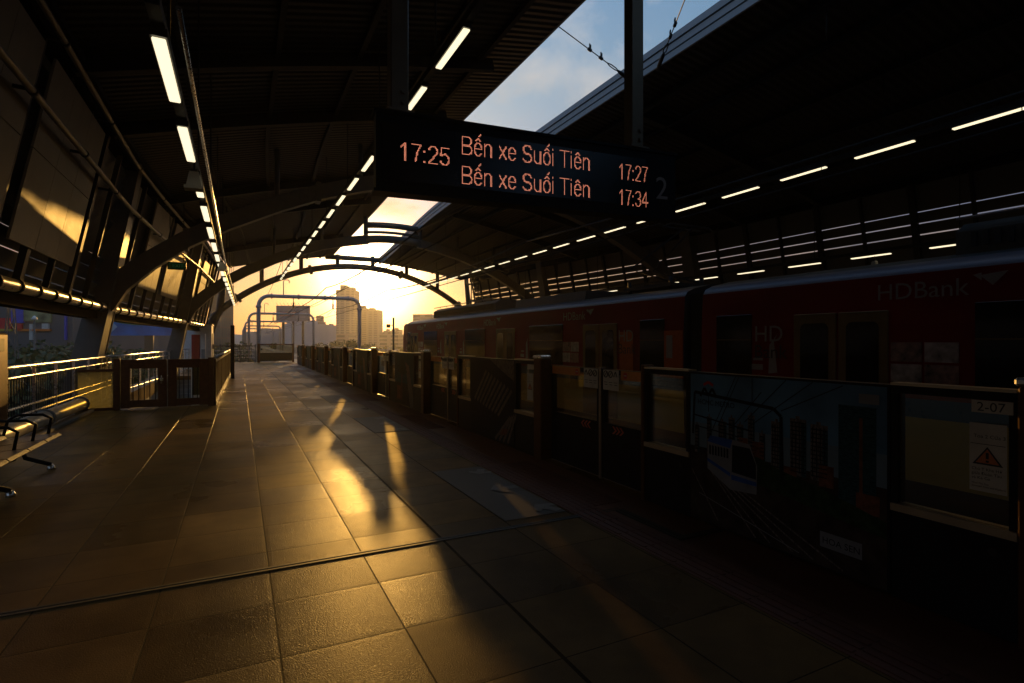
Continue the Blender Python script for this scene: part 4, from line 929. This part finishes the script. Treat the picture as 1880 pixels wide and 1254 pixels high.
    for y in (D[0] + 1.55, D[1] + 1.65, D[2] + 1.65, D[3] - .52):
        words('lettering', 'HDBank', .29, y + .0, 2.03, lett, 7.385)
        m = MB(); y2 = y - 1.10; m.poly([(7.384, y2, 2.24), (7.384, y2 - .26, 2.27), (7.384, y2 - .12, 2.12)]); m.poly([(7.384, y2 + .06, 2.25), (7.384, y2 - .02, 2.18), (7.384, y2 - .02, 2.27)]); m.build('wrap_emblem', lett, t)
    for y in (D[0] - .70, D[3] + 1.36): words('lettering', 'HD', .36, y, 1.50, lett, 7.3885); words('lettering', 'Bank', .30, y, 1.24, lett_d, 7.3885)
    for yq in (D[0] + .85, D[3] - 1.42):
      m = MB()
      for i in range(2):
        for j in range(2): m.box(7.391, 7.398, yq + .38 * i, yq + .35 + .38 * i, .98 + .27 * j, 1.22 + .27 * j, (i + j) % 2)
      m.build('wrap_picture', [mat('wrap_photo', (.20, .10, .08), .3, 0, .7, 12), mat('wrap_photo_pale', (.28, .22, .2), .3, 0, .6, 10)], t)
    for c in (D[1] - 1.35, D[2] + 1.2, D[2] - 1.35, D[3] + 1.1):
        m = MB(); m.poly([(7.397, c, 1.0), (7.397, c - .16, 1.02), (7.397, c - .10, 1.5), (7.397, c - .16, 1.62), (7.397, c - .02, 1.45)]); m.box(7.396, 7.3985, c + .1, c + .32, 1.05, 1.14); m.box(7.396, 7.3985, c + .1, c + .28, 1.2, 1.24); m.build('wrap_picture', lett, t)
    # roof gear
    for a, b in ((Y0 + 9.6, Y1 - 2.2),):
        m = MB(); m.extr([(8.0, 2.56), (9.7, 2.56), (9.7, 2.86), (9.5, 2.98), (8.2, 2.98), (8.0, 2.86)], lambda x, z: (x, a, z), lambda x, z: (x, b - 1.4, z)); au = m.build('roof_unit', roofm, t)
        m = MB(); y = a + .2
        while y < b - 1.6: m.box(7.965, 7.999, y, y + .05, 2.66, 2.84); y += .12
        m.build('vent_grille', under, au)
        m = MB(); m.tube([(8.02, a, 3.03), (8.02, b - 1.4, 3.03)], .018, 6); y = a + .3
        while y < b - 1.5: m.tube([(8.02, y, 2.98), (8.02, y, 3.03)], .012, 5); y += .8
        m.build('roof_rail', sil, au)
    m = MB(); m.extr([(8.05, 2.56), (9.65, 2.56), (9.6, 2.84), (8.1, 2.84)], lambda x, z: (x, Y0 + 4.2, z), lambda x, z: (x, Y0 + 8.2, z)); m.build('roof_unit', roofm, t)
    m = MB(); z0 = 2.70
    m.box(8.3, 9.4, Y0 + 1.3, Y0 + 2.9, z0, z0 + .08)
    for x in (8.4, 9.3): m.tube([(x, Y0 + 1.4, z0 + .1), (x + (.1 if x < 8.85 else -.1), Y0 + 2.9, z0 + .55), (8.75 if x < 8.85 else 8.95, Y0 + 1.3, z0 + 1.32)], .025, 6); m.tube([(x, Y0 + 1.4, z0 - .1), (x, Y0 + 1.4, z0 + .22)], .05, 8); m.tube([(x, Y0 + 2.8, z0 - .1), (x, Y0 + 2.8, z0 + .22)], .05, 8)
    m.tube([(8.1, Y0 + 1.3, z0 + 1.25), (8.3, Y0 + 1.3, z0 + 1.34), (9.4, Y0 + 1.3, z0 + 1.34), (9.6, Y0 + 1.3, z0 + 1.25)], .022, 6); m.tube([(8.3, Y0 + 1.55, z0 + 1.32), (9.4, Y0 + 1.55, z0 + 1.32)], .018, 6)
    m.build('pantograph', under, t)
    if lead:
        m = MB(); m.poly([(7.75, Y1 + .012, .95), (9.95, Y1 + .012, .95), (9.8, Y1 + .012, 2.1), (7.9, Y1 + .012, 2.1)][::-1]); m.build('windscreen', win, t)
        for x in (7.95, 9.5): m = MB(); m.box(x, x + .25, Y1 + .005, Y1 + .03, .45, .58); m.build('headlight', mat('headlight_glass', (.5, .5, .5), .1), t)
    else:
        m = MB()
        for k in range(7): m.box(7.52, 10.18, Y1 + .03 + k * .05, Y1 + .06 + k * .05, -.1, 2.38)
        m.box(7.6, 10.1, Y1 + .02, Y1 + .40, 0, 2.3); m.build('gangway', rubber, t)
    return t
car('leading red train car with gold framed doors, its far end against the sunset', 7.62, 27.6, True)
car('following red train car on the right, nearer the camera, in deep shade', -12.8, 7.18, False)

# ---------------------------------------------------------------- gantries and overhead wires
GP = mat('gantry_pipe', (.28, .30, .33), .45, .4, .1)
def gantry(Y, cx, label, ztop=6.1, w=9.9):
    t = thing('wire_gantry', label, 'gantry', (cx, Y, -1.1), 'pipe gantries over the tracks'); l, r = cx - w / 2, cx + w / 2; c = 1.0
    m = MB(); arc = lambda x, s_: [(x - s_ * c * (1 - math.cos(R(a))), Y, ztop - c + c * math.sin(R(a))) for a in (0, 15, 30, 45, 60, 75, 90)]
    pts = [(l, Y, -1.1)] + [(x, y, z) for x, y, z in arc(l, -1)] + [(x, y, z) for x, y, z in arc(r, 1)][::-1] + [(r, Y, -1.1)]
    m.tube(pts, .19, 12); m.build('portal', GP, t)
    for x, z in ((l, ztop - c - .1), (r, ztop - c - .1)): m = MB(); m.tube([(x, Y, z - .12), (x, Y, z + .12)], .27, 12); m.build('collar', GP, t)
    for x in (l + c + .2, r - c - .2, cx - 1.2, cx + 1.4): m = MB(); m.tube([(x - .07, Y, ztop), (x + .07, Y, ztop)], .27, 12); m.build('collar', GP, t)
    m = MB(); m.tube([(l + 2.3, Y, ztop), (l + 2.3, Y, ztop + 1.55), (l + 2.4, Y, ztop + 1.7), (l + 2.75, Y, ztop + 1.7), (l + 2.85, Y, ztop + 1.6), (l + 2.85, Y, ztop + 1.4)], .05, 6); m.build('earth_wire_hook', GP, t)
    for x in (4.95, 8.85):
        m = MB(); m.tube([(x, Y, ztop), (x, Y, 4.9)], .04, 6); m.tube([(x - .5, Y, 4.35), (x, Y, 4.8), (x + .5, Y, 4.35)], .025, 6); m.tube([(x, Y, 4.9), (x, Y, 5.5)], .08, 8); m.build('wire_support', rubber, t)
    return t
for k, (Y, cx) in enumerate(((60, 6.65), (98, 6.3), (137, 6.1), (177, 6.0), (216, 5.9))): gantry(Y, cx, ORD[k].replace('nearest', 'closest') + ' pipe gantry with rounded corners over the tracks' if k else 'tallest, closest pipe gantry with rounded corners over the tracks')
def wires(x, label):
    t = thing('overhead_wire', label, 'overhead wires', (x, 60, 4.5)); sup = [-10, 16.5, 36.4, 60, 98, 137, 177, 216]
    me, co, dr = MB(), MB(), MB()
    for a, b in zip(sup, sup[1:]):
        q = lambda s_: (x, a + (b - a) * s_, 4.95 - .30 * (1 - (2 * s_ - 1) ** 2)); me.tube([q(k / 10) for k in range(11)], .030, 5)
        for k in range(1, 10): p = q(k / 10); dr.tube([p, (x, p[1], 4.27)], .006, 4)
    co.tube([(x, -10, 4.27), (x, 216, 4.27)], .020, 5)
    me.build('messenger_wire', rubber, t); co.build('contact_wire', rubber, t); dr.build('dropper', rubber, t)
wires(4.95, 'overhead wires above the empty near track'); wires(8.85, 'overhead wires above the train')
for x, z, lab in ((7.6, 6.0, 'thin feeder cable slung under the roof slot towards the gantries'), (2.6, 6.9, 'earth wire strung over the hooks of the gantries')):
    t = thing('feeder_cable', lab, 'cable', (x, 60, z)); m = MB(); m.tube([(x, 36.4 + (137 - 36.4) * k / 32, z + .5 + .35 * (k / 32) - 1.1 * (1 - (2 * ((k % 16) / 16) - 1) ** 2)) for k in range(33)], .022, 5); m.build('wire', rubber, t)
# caged ladder mast on the right
t = thing('caged_ladder', 'tall caged ladder standing at the far end of the right louvre wall', 'ladder', (14.3, 34.5, 0)); m = MB()
for x, y in ((14.05, 34.2), (14.55, 34.2), (14.05, 34.8), (14.55, 34.8)): m.box(x, x + .05, y, y + .05, 0, 5.9)
m.build('frame', steel_d, t); m = MB(); z = .3
while z < 5.8: m.box(14.10, 14.55, 34.21, 34.24, z, z + .03); z += .3
m.build('rungs', steel_d, t); m = MB()
for z in (1.5, 3.0, 4.3, 5.4): m.box(13.95, 14.7, 34.1, 34.95, z, z + .05)
m.build('landing', steel_d, t)
t = thing('signal_pole', 'slim pole with a small lamp and box beside the far track', 'pole', (12.0, 47, -1.1)); m = MB(); m.tube([(12, 47, -1.1), (12, 47, 3.6)], .09, 8); m.build('pole', steel_d, t); m = MB(); m.box(11.4, 11.7, 46.9, 47.1, 2.7, 3.0); m.beam((11.7, 47, 2.9), (12, 47, 2.9), .04, .04); m.build('lamp_head', steel_d, t)
m = MB(); m.box(11.75, 12.25, 46.8, 47.2, -.9, .6); m.build('control_box', greyp, t)

# ---------------------------------------------------------------- city beyond
def D2(u, d): # point at horizontal depth d straight along photo column u
    k = (u - 940) / 997; s_, c_ = math.sin(YAW), math.cos(YAW); return Vector(((s_ + c_ * k) * d, (c_ - s_ * k) * d, 0))
def zat(v, d): return 1.5 + (627 - v) / 997 * d
def block(name, label, cat, u0, u1, vt, d, ms, depth=None, roof=None, group=None):
    p, q = D2(u0, d), D2(u1, d); c = (p + q) / 2; t = thing(name, label, cat, (c.x, c.y, G), group); top = zat(vt, d)
    r = (q - p).normalized(); f_ = Vector((-r.y, r.x, 0)); dp = depth or (q - p).length
    m = MB(); a = [p, q, q + f_ * dp, p + f_ * dp]; m.hexa([Vector((k.x, k.y, G)) for k in a] + [Vector((k.x, k.y, top)) for k in a]); m.build('wall', ms, t)
    if roof is not None:
        m = MB(); w = (q - p).length
        for s0, s1, h in roof: e = [p + r * w * s0 + f_ * dp * .2, p + r * w * s1 + f_ * dp * .2, p + r * w * s1 + f_ * dp * .7, p + r * w * s0 + f_ * dp * .7]; m.hexa([Vector((k.x, k.y, top + .02)) for k in e] + [Vector((k.x, k.y, top + h)) for k in e])
        m.build('roof_plant', ms, t)
    return t, p, q, f_, top
fac = facade_mat('tower_facade', (.22, .20, .18), (.05, .05, .055), 3.2, 3.2, .62); fac2 = facade_mat('slab_facade', (.26, .22, .19), (.07, .065, .06), 4.0, 3.0, .55); fac3 = facade_mat('grey_facade', (.20, .20, .20), (.06, .06, .065), 5.0, 3.4, .5); tealf = facade_mat('teal_glass_facade', (.05, .06, .06), (.02, .05, .06), 1.6, 3.4, .85)
block('tower_block', 'tallest tower block on the skyline, directly under the sun', 'tower', 617, 650, 532, 720, fac, 26, [(.15, .45, 7), (.55, .9, 4)])
block('tower_block', 'mid height tower just right of the tallest tower', 'tower', 651, 674, 566, 760, fac2, 24, [(.2, .7, 4)])
block('tower_block', 'broad tower right of the gantry post, shortest of the three sunlit towers', 'tower', 674, 695, 569, 740, fac, 24, [(.1, .5, 3)])
block('apartment_building', 'pale stepped apartment block between billboard and tallest tower', 'building', 570, 586, 590, 560, fac2, 20, [(.5, 1, 6)])
block('apartment_building', 'small block with roof huts left of the tallest tower', 'building', 594, 607, 601, 600, fac3, 20, [(.1, .35, 3), (.55, .85, 4)])
block('warehouse', 'big pale grey hall under the billboard', 'building', 517, 578, 594, 330, mat('pale_cladding', (.40, .42, .46), .6, 0, .12, .05), 40, [(0, .6, 2.5)])
block('warehouse', 'low grey hall with pale roof behind the gantry posts', 'building', 446, 512, 609, 340, mat('grey_cladding', (.28, .29, .31), .6, 0, .12, .05), 40, [(.3, 1, 2.0)])
block('apartment_building', 'dark low block at the left end of the skyline, right of the glass tower', 'building', 405, 421, 622, 800, fac3, 30, [(.4, .7, 4)])
block('apartment_building', 'small dark block right of the slim black post', 'building', 432, 441, 619, 780, fac3, 24, [(.2, .6, 3)])
block('apartment_building', 'low sunlit block in front of the tallest tower', 'building', 590, 640, 613, 420, fac2, 20, [(.1, .3, 2)])
block('apartment_building', 'low rooftops right of the slim signal pole', 'building', 697, 731, 614, 430, fac2, 20, [(.1, .4, 2), (.6, .8, 3)])
block('apartment_building', 'grey block above the low rooftops, left of its twin', 'building', 704, 716, 607, 640, fac3, 20, [(.3, .6, 2)])
block('apartment_building', 'brownish block against the train front edge', 'building', 719, 733, 605, 620, fac2, 20, [(.3, .6, 2)])
block('office_building', 'wide building top with mesh crown peeping over the train roof', 'building', 758, 793, 577, 420, fac3, 20, None)
block('glass_tower', 'dark teal glass tower at the end of the left louvre wall', 'tower', 384, 404.5, 520, 170, tealf, 8, None)
for k, (u0, u1, v, d, q) in enumerate(((192, 228, 619, 640, 'under the left end of the blue billboard'), (226, 262, 621, 700, 'left of the brown billboard pillar'), (276, 300, 618, 620, 'right of the brown billboard pillar'), (298, 326, 621, 660, 'under the right end of the blue billboard'), (326, 384, 620, 700, 'behind the white booth'))):
    block('city_block', 'low hazy block past the elevated road, ' + q, 'building', u0, u1, v, d, (fac3, fac2)[k % 2], 25, [(.1, .3, 3), (.5, .8, 2)], 'low city blocks beyond the elevated road')
# white vaulted hall
p = D2(455, 360); t = thing('vaulted_hall', 'white vaulted roof hall low on the skyline behind the black post', 'building', (p.x, p.y, G)); m = MB(); pr = [(-26, G), (26, G)] + [(26 * math.cos(R(a)), 1.5 + 5.0 * math.sin(R(a))) for a in range(0, 181, 15)]
m.extr(pr, lambda a, b: (p.x + a - 15, p.y, b), lambda a, b: (p.x + a - 15, p.y + 50, b)); m.build('vault', white, t)
# billboard over the tracks
p, q = D2(507, 158), D2(567, 158); t = thing('billboard', 'large dark roadside billboard on a lattice frame left of the tallest tower', 'billboard', ((p.x + q.x) / 2, p.y, G)); r = (q - p).normalized()
m = MB(); f_ = Vector((-r.y, r.x, 0)); zb, zt = zat(590, 158), zat(561, 158); m.hexa([Vector((k.x, k.y, z)) for z in (zb, zt) for k in (p, q, q + f_, p + f_)]); b_ = m.build('panel', mat('billboard_print', (.16, .17, .22), .5, 0, .25, .6), t)
m = MB()
for s0, s1, z0, z1, i in ((.1, .62, .52, .60, 0), (.1, .55, .34, .42, 0), (.72, .9, .2, .8, 1)): a, b = p + r * (q - p).length * s0 - f_ * .05, p + r * (q - p).length * s1 - f_ * .05; m.poly([(a.x, a.y, zb + (zt - zb) * z0), (b.x, b.y, zb + (zt - zb) * z0), (b.x, b.y, zb + (zt - zb) * z1), (a.x, a.y, zb + (zt - zb) * z1)], i)
m.build('print', [mat('billboard_red', (.30, .12, .10), .5), mat('billboard_pale', (.24, .24, .28), .5)], b_)
m = MB()
for s_ in (.2, .5, .8): a = p + r * (q - p).length * s_ + f_ * .5; m.box(a.x - .3, a.x + .3, a.y - .3, a.y + .3, G, zb)
m.build('legs', steel_d, t)
m = MB()
for k in range(9): a = p + r * (q - p).length * (k + .5) / 9; m.tube([(a.x, a.y, zt), (a.x - f_.x * 1.2, a.y - f_.y * 1.2, zt + .7)], .05, 4)
m.build('lamp_arm', steel_d, t)
# shop front with signs, far left
bt, p, q, f_, top = block('shop_building', 'grey department store with red, blue and multicoloured advertising boards', 'building', -70, 134, 470, 75, mat('ribbed_cladding', (.10, .105, .11), .6, 0, .08, .4), 25, None)
r = (q - p).normalized(); Ln = (q - p).length; v2s = lambda u: (u + 70) / 204
sg = [mat('sign_red', (.55, .02, .03), .5), mat('sign_blue', (.06, .08, .50), .5), mat('sign_multi', (.22, .24, .12), .5, 0, .7, .7), mat('sign_orange', (.65, .18, .02), .5), mat('sign_white', (.5, .5, .48), .5), mat('sign_yellow', (.45, .35, .04), .5)]
for u0, u1, v0, v1, i in ((0, 23, 604, 584, 0), (24, 46, 593, 562, 1), (47, 66, 590, 566, 2), (66, 96, 592, 570, 2), (35, 43, 607, 594, 0), (36, 95, 608, 604, 3), (57, 63, 624, 595, 4), (0, 24, 608, 604, 5), (121, 124, 624, 570, 1), (80, 92, 604, 594, 4)):
    m = MB(); a, b = p + r * Ln * v2s(u0) - f_ * .3, p + r * Ln * v2s(u1) - f_ * .3; d = 75 ; m.hexa([Vector((k.x, k.y, z)) for z in (zat(v0, d), zat(v1, d)) for k in (a, b, b + f_ * .28, a + f_ * .28)]); m.build('sign_board', sg[i], bt)
# blue mural billboard on its pillar
p, q = D2(186, 66), D2(322, 66); r = (q - p).normalized(); f_ = Vector((-r.y, r.x, 0)); t = thing('billboard', 'long blue and green billboard seen below the louvre wall, on a brown pillar', 'billboard', ((p.x + q.x) / 2, p.y, G)); m = MB(); m.hexa([Vector((k.x, k.y, z)) for z in (zat(616, 66), zat(578, 66)) for k in (p, q, q + f_ * .5, p + f_ * .5)]); b_ = m.build('panel', mat('mural_blue', (.02, .13, .40), .5, 0, .45, .5), t)
m = MB(); a = p - f_ * .03; L_ = (q - p).length
m.poly([Vector((*(a + r * L_ * s_).xy, z)) for s_, z in ((.2, zat(592, 66)), (.45, zat(597, 66)), (.8, zat(597, 66)), (1, zat(596, 66)), (1, zat(586, 66)), (.2, zat(584, 66)))], 0); a = p - f_ * .05; m.poly([Vector((*(a + r * L_ * s_).xy, z)) for s_, z in ((.02, zat(612, 66)), (.14, zat(610, 66)), (.22, zat(600, 66)), (.16, zat(592, 66)), (.05, zat(590, 66)), (.02, zat(596, 66)))], 1); m.build('print', [greenp, mat('mural_pale', (.20, .34, .45), .5, 0, .4, .8)], b_)
m = MB(); a = D2(268, 66) + f_ * .6; m.box(a.x - .45, a.x + .45, a.y - .4, a.y + .4, G, zat(616, 66)); m.build('pillar', mat('pillar_brown', (.14, .09, .05), .7), t)
# elevated road with traffic
def rp(s_): d = 110 + 330 * s_; return D2(250 + 78 * s_, d) + Vector((0, 0, zat(643 - 32 * s_, d)))
m = MB(); K = 20; pts = [rp(k / K) for k in range(K + 1)]
for a, b in zip(pts, pts[1:]): d = (b - a).normalized(); n = Vector((d.y, -d.x, 0)).normalized() * 7; m.hexa([a - n - Vector((0, 0, 1)), a + n - Vector((0, 0, 1)), b + n - Vector((0, 0, 1)), b - n - Vector((0, 0, 1)), a - n, a + n, b + n, b - n])
for k in range(0, K, 4): a = pts[k]; m.box(a.x - 1, a.x + 1, a.y - 1, a.y + 1, G, a.z - 1)
struct(m.build('road', mat('asphalt', (.06, .06, .06), .3, 0, .1, 2)))
m = MB()
for a, b in zip(pts, pts[1:]):
    d = (b - a).normalized(); n = Vector((d.y, -d.x, 0)).normalized()
    for s_ in (-7.2, 7.2): m.beam(a + n * s_ + Vector((0, 0, .4)), b + n * s_ + Vector((0, 0, .4)), .3, .9)
struct(m.build('road_parapet', mat('parapet_pale', (.7, .66, .55), .35)))
cc = [mat('car_white', (.6, .6, .6), .25, .2), mat('car_grey', (.2, .2, .21), .25, .3), mat('car_red', (.3, .03, .03), .25, .2)]
def car_(loc, ang, ci, label):
    t = thing('parked_car' if 0 else 'car', label, 'car', (0, 0, 0), 'cars on the elevated road'); m = MB(); m.rbox(-2.1, 2.1, -.88, .88, .35, .95, .1); m.extr([(-1.4, .95), (1.2, .95), (.6, 1.5), (-1.0, 1.5)], lambda a, b: (a, -.78, b), lambda a, b: (a, .78, b)); m.build('body', cc[ci], t)
    for x in (-1.3, 1.3):
        for y in (-.8, .8): m = MB(); m.tube([(x, y - .1, .33), (x, y + .1, .33)], .33, 12); m.build('wheel', rubber, t)
    t.location = loc; t.rotation_euler = (0, 0, ang); return t
base = [car_((0, -900 - k, G), 0, k, 'x') for k in range(3)]; used = set()
colr = ['white', 'grey', 'red']
for k in range(15):
    s_ = .02 + k * .055; a, b = rp(s_), rp(s_ + .01); d = (b - a).normalized(); n = Vector((d.y, -d.x, 0)).normalized() * (-2.2 if k % 2 else 2.2); ci = (k * 7 + k // 3) % 3
    lab = f'{colr[ci]} car on the elevated road behind the left railing, {ORD[k]} in the queue'; loc = a + n + Vector((0, 0, .02)); ang = math.atan2(d.y, d.x)
    if ci not in used: used.add(ci); base[ci].location = loc; base[ci].rotation_euler = (0, 0, ang); base[ci]['label'] = lab
    else: dup(base[ci], loc, ang, lab)
# lattice mast and street lamps
p = D2(20, 42); t = thing('lattice_mast', 'thin lattice mast among the dark trees at the left edge', 'mast', (p.x, p.y, G)); m = MB(); zt = zat(556, 42)
L4 = lambda z: [Vector((p.x + sx * w, p.y + sy * w, z)) for sx, sy in ((-1, -1), (1, -1), (1, 1), (-1, 1)) for w in [.95 - .8 * (z - G) / (zt - G)]]
zs = [G + (zt - G) * k / 12 for k in range(13)]
for a, b in zip(zs, zs[1:]):
    A, B = L4(a), L4(b)
    for k in range(4): m.beam(A[k], B[k], .06, .06); m.beam(A[k], B[(k + 1) % 4], .035, .035)
m.build('lattice', steel, t)
def lamp_post(label, u, d, vt):
    p = D2(u, d); t = thing('street_lamp', label, 'street lamp', (p.x, p.y, G), 'street lamps below the station'); z = zat(vt, d); m = MB(); m.tube([(p.x, p.y, G), (p.x, p.y, z)], .09, 8, radii=[.12, .06]); m.build('pole', steel, t); m = MB(); m.tube([(p.x, p.y, z), (p.x, p.y, z + .12), (p.x, p.y, z + .4)], .2, 10, radii=[.1, .24, .05]); m.build('lamp_head', white, t)
lamp_post('slim street lamp in front of the grey department store', 63, 48, 588); lamp_post('slim street lamp beside the elevated road', 258, 90, 604)
# trees
def leaf_crown(seed, n, rx, rz, cl):
    rnd = random.Random(seed); m = MB(); cs = []
    for k in range(cl): a = rnd.uniform(0, 6.28); rr = rx * rnd.uniform(.2, .8); cs.append((rr * math.cos(a), rr * math.sin(a), rnd.uniform(-.6, .75) * rz, rx * rnd.uniform(.28, .5)))
    for k in range(n):
        cx, cy, cz, cr = rnd.choice(cs); v = Vector((rnd.gauss(0, 1), rnd.gauss(0, 1), rnd.gauss(0, 1))).normalized() * cr * rnd.random() ** .4; c = Vector((cx, cy, cz)) + Vector((v.x, v.y, v.z * .75))
        a = Vector((rnd.gauss(0, 1), rnd.gauss(0, 1), rnd.gauss(0, 1))).normalized(); b = a.cross(Vector((rnd.gauss(0, 1), rnd.gauss(0, 1), rnd.gauss(0, 1)))).normalized(); s_ = rnd.uniform(.20, .42)
        m.poly([c - a * s_, c + b * s_ * .5, c + a * s_, c - b * s_ * .5], rnd.choice((0, 0, 1)))
    return m
lf = [mat('leaf_dark', (.03, .055, .015), .6, 0, .3, 1), mat('leaf_mid', (.06, .09, .025), .6, 0, .3, 1)]; bark = mat('bark', (.08, .06, .04), .9)
def tree_proto(seed, h):
    t = thing('tree', 'x', 'tree', (0, 0, 0), 'trees below the station'); rz = h * .38
    cm = leaf_crown(seed, 2200, h * .42, rz, 14); cm.v = [(a, b, c + h - rz * 1.15) for a, b, c in cm.v]; cm.build('crown', lf, t)
    m = MB(); m.tube([(0, 0, 0), (.1, .05, h * .3), (0, .1, h * .62)], .2, 8, radii=[.28, .2, .12])
    for k in range(4): a = k * 1.6 + seed; m.tube([(.05, .05, h * .35), (math.cos(a) * h * .2, math.sin(a) * h * .2, h * .6)], .08, 6, radii=[.1, .04])
    m.build('trunk', bark, t); return t
TP = [tree_proto(s_, 11.5) for s_ in (1, 5, 9)]; tu = set()
TR = [(-30, 40, 622, 'leftmost'), (8, 52, 624, 'behind the lattice mast'), (40, 46, 623, 'left of the slim street lamp'), (78, 50, 622, 'right of the slim street lamp'), (112, 60, 623, 'in front of the department store corner'), (140, 54, 624, 'just left of the thick leaning column'), (188, 58, 626, 'right of the thick leaning column'), (212, 64, 623, 'below the left end of the blue billboard'), (236, 70, 626, 'beside the start of the elevated road'),
      (60, 30, 640, 'lower and nearer, below the railing'), (10, 30, 645, 'nearest, close to the brown machine'), (118, 32, 645, 'nearer, below the thick leaning column'), (410, 120, 622, 'left of the slim black post'), (432, 110, 625, 'right of the slim black post'), (628, 150, 615, 'round one in front of the tallest tower'), (604, 170, 620, 'low one left of the gantry right post'), (655, 160, 621, 'low one right of the gantry right post'), (520, 190, 622, 'below the billboard')] + [(-45 + 30 * k, 66 + (k * 7) % 9, 621 + (k * 3) % 4, 'in the back row behind the railing, ' + q) for k, q in enumerate(('first from the left', 'second from the left', 'third from the left', 'fourth from the left', 'fifth from the left', 'sixth from the left', 'seventh from the left', 'eighth from the left', 'ninth from the left'))]
for k, (u, d, vt, w) in enumerate(TR):
    p = D2(u, d); h = zat(vt, d) - G; s_ = h / 11.5; lab = 'dark bushy tree ' + w if k < 14 or k > 17 else 'hazy bushy tree on the skyline, ' + w
    if k % 3 not in tu: tu.add(k % 3); o = TP[k % 3]; o.location = (p.x, p.y, G); o.rotation_euler = (0, 0, k * 1.3); o.scale = (s_, s_, s_); o['label'] = lab
    else: dup(TP[k % 3], (p.x, p.y, G), k * 1.3, lab, (s_, s_, s_))
far = MB(); rnd = random.Random(4)
for k in range(5200):
    u = rnd.uniform(-250, 900); d = rnd.uniform(230, 900); q = D2(u, d); c = q + Vector((0, 0, G + rnd.uniform(2, 9))); a = Vector((rnd.gauss(0, 1), rnd.gauss(0, 1), rnd.gauss(0, .7))).normalized(); b = a.cross(Vector((0, .3, 1))).normalized(); s_ = rnd.uniform(1.2, 2.8); far.poly([c - a * s_, c + b * s_ * .6, c + a * s_, c - b * s_ * .6])
o = far.build('far_woodland', lf[1]); o['kind'] = 'stuff'; o['label'] = 'far band of treetops along the skyline'; o['category'] = 'woodland'
# ---------------------------------------------------------------- haze
m = MB(); m.box(-1400, 1400, -60, 1500, G - 2.5, 130); hz = bpy.data.materials.new('haze'); hz.use_nodes = True; N = hz.node_tree.nodes; N.remove(N['Principled BSDF'])
pv = N.new('ShaderNodeVolumePrincipled'); pv.inputs['Color'].default_value = (.95, .93, .9, 1); pv.inputs['Density'].default_value = 0.00028; pv.inputs['Anisotropy'].default_value = .72
hz.node_tree.links.new(pv.outputs[0], N['Material Output'].inputs['Volume']); o = m.build('haze', hz); o['kind'] = 'stuff'
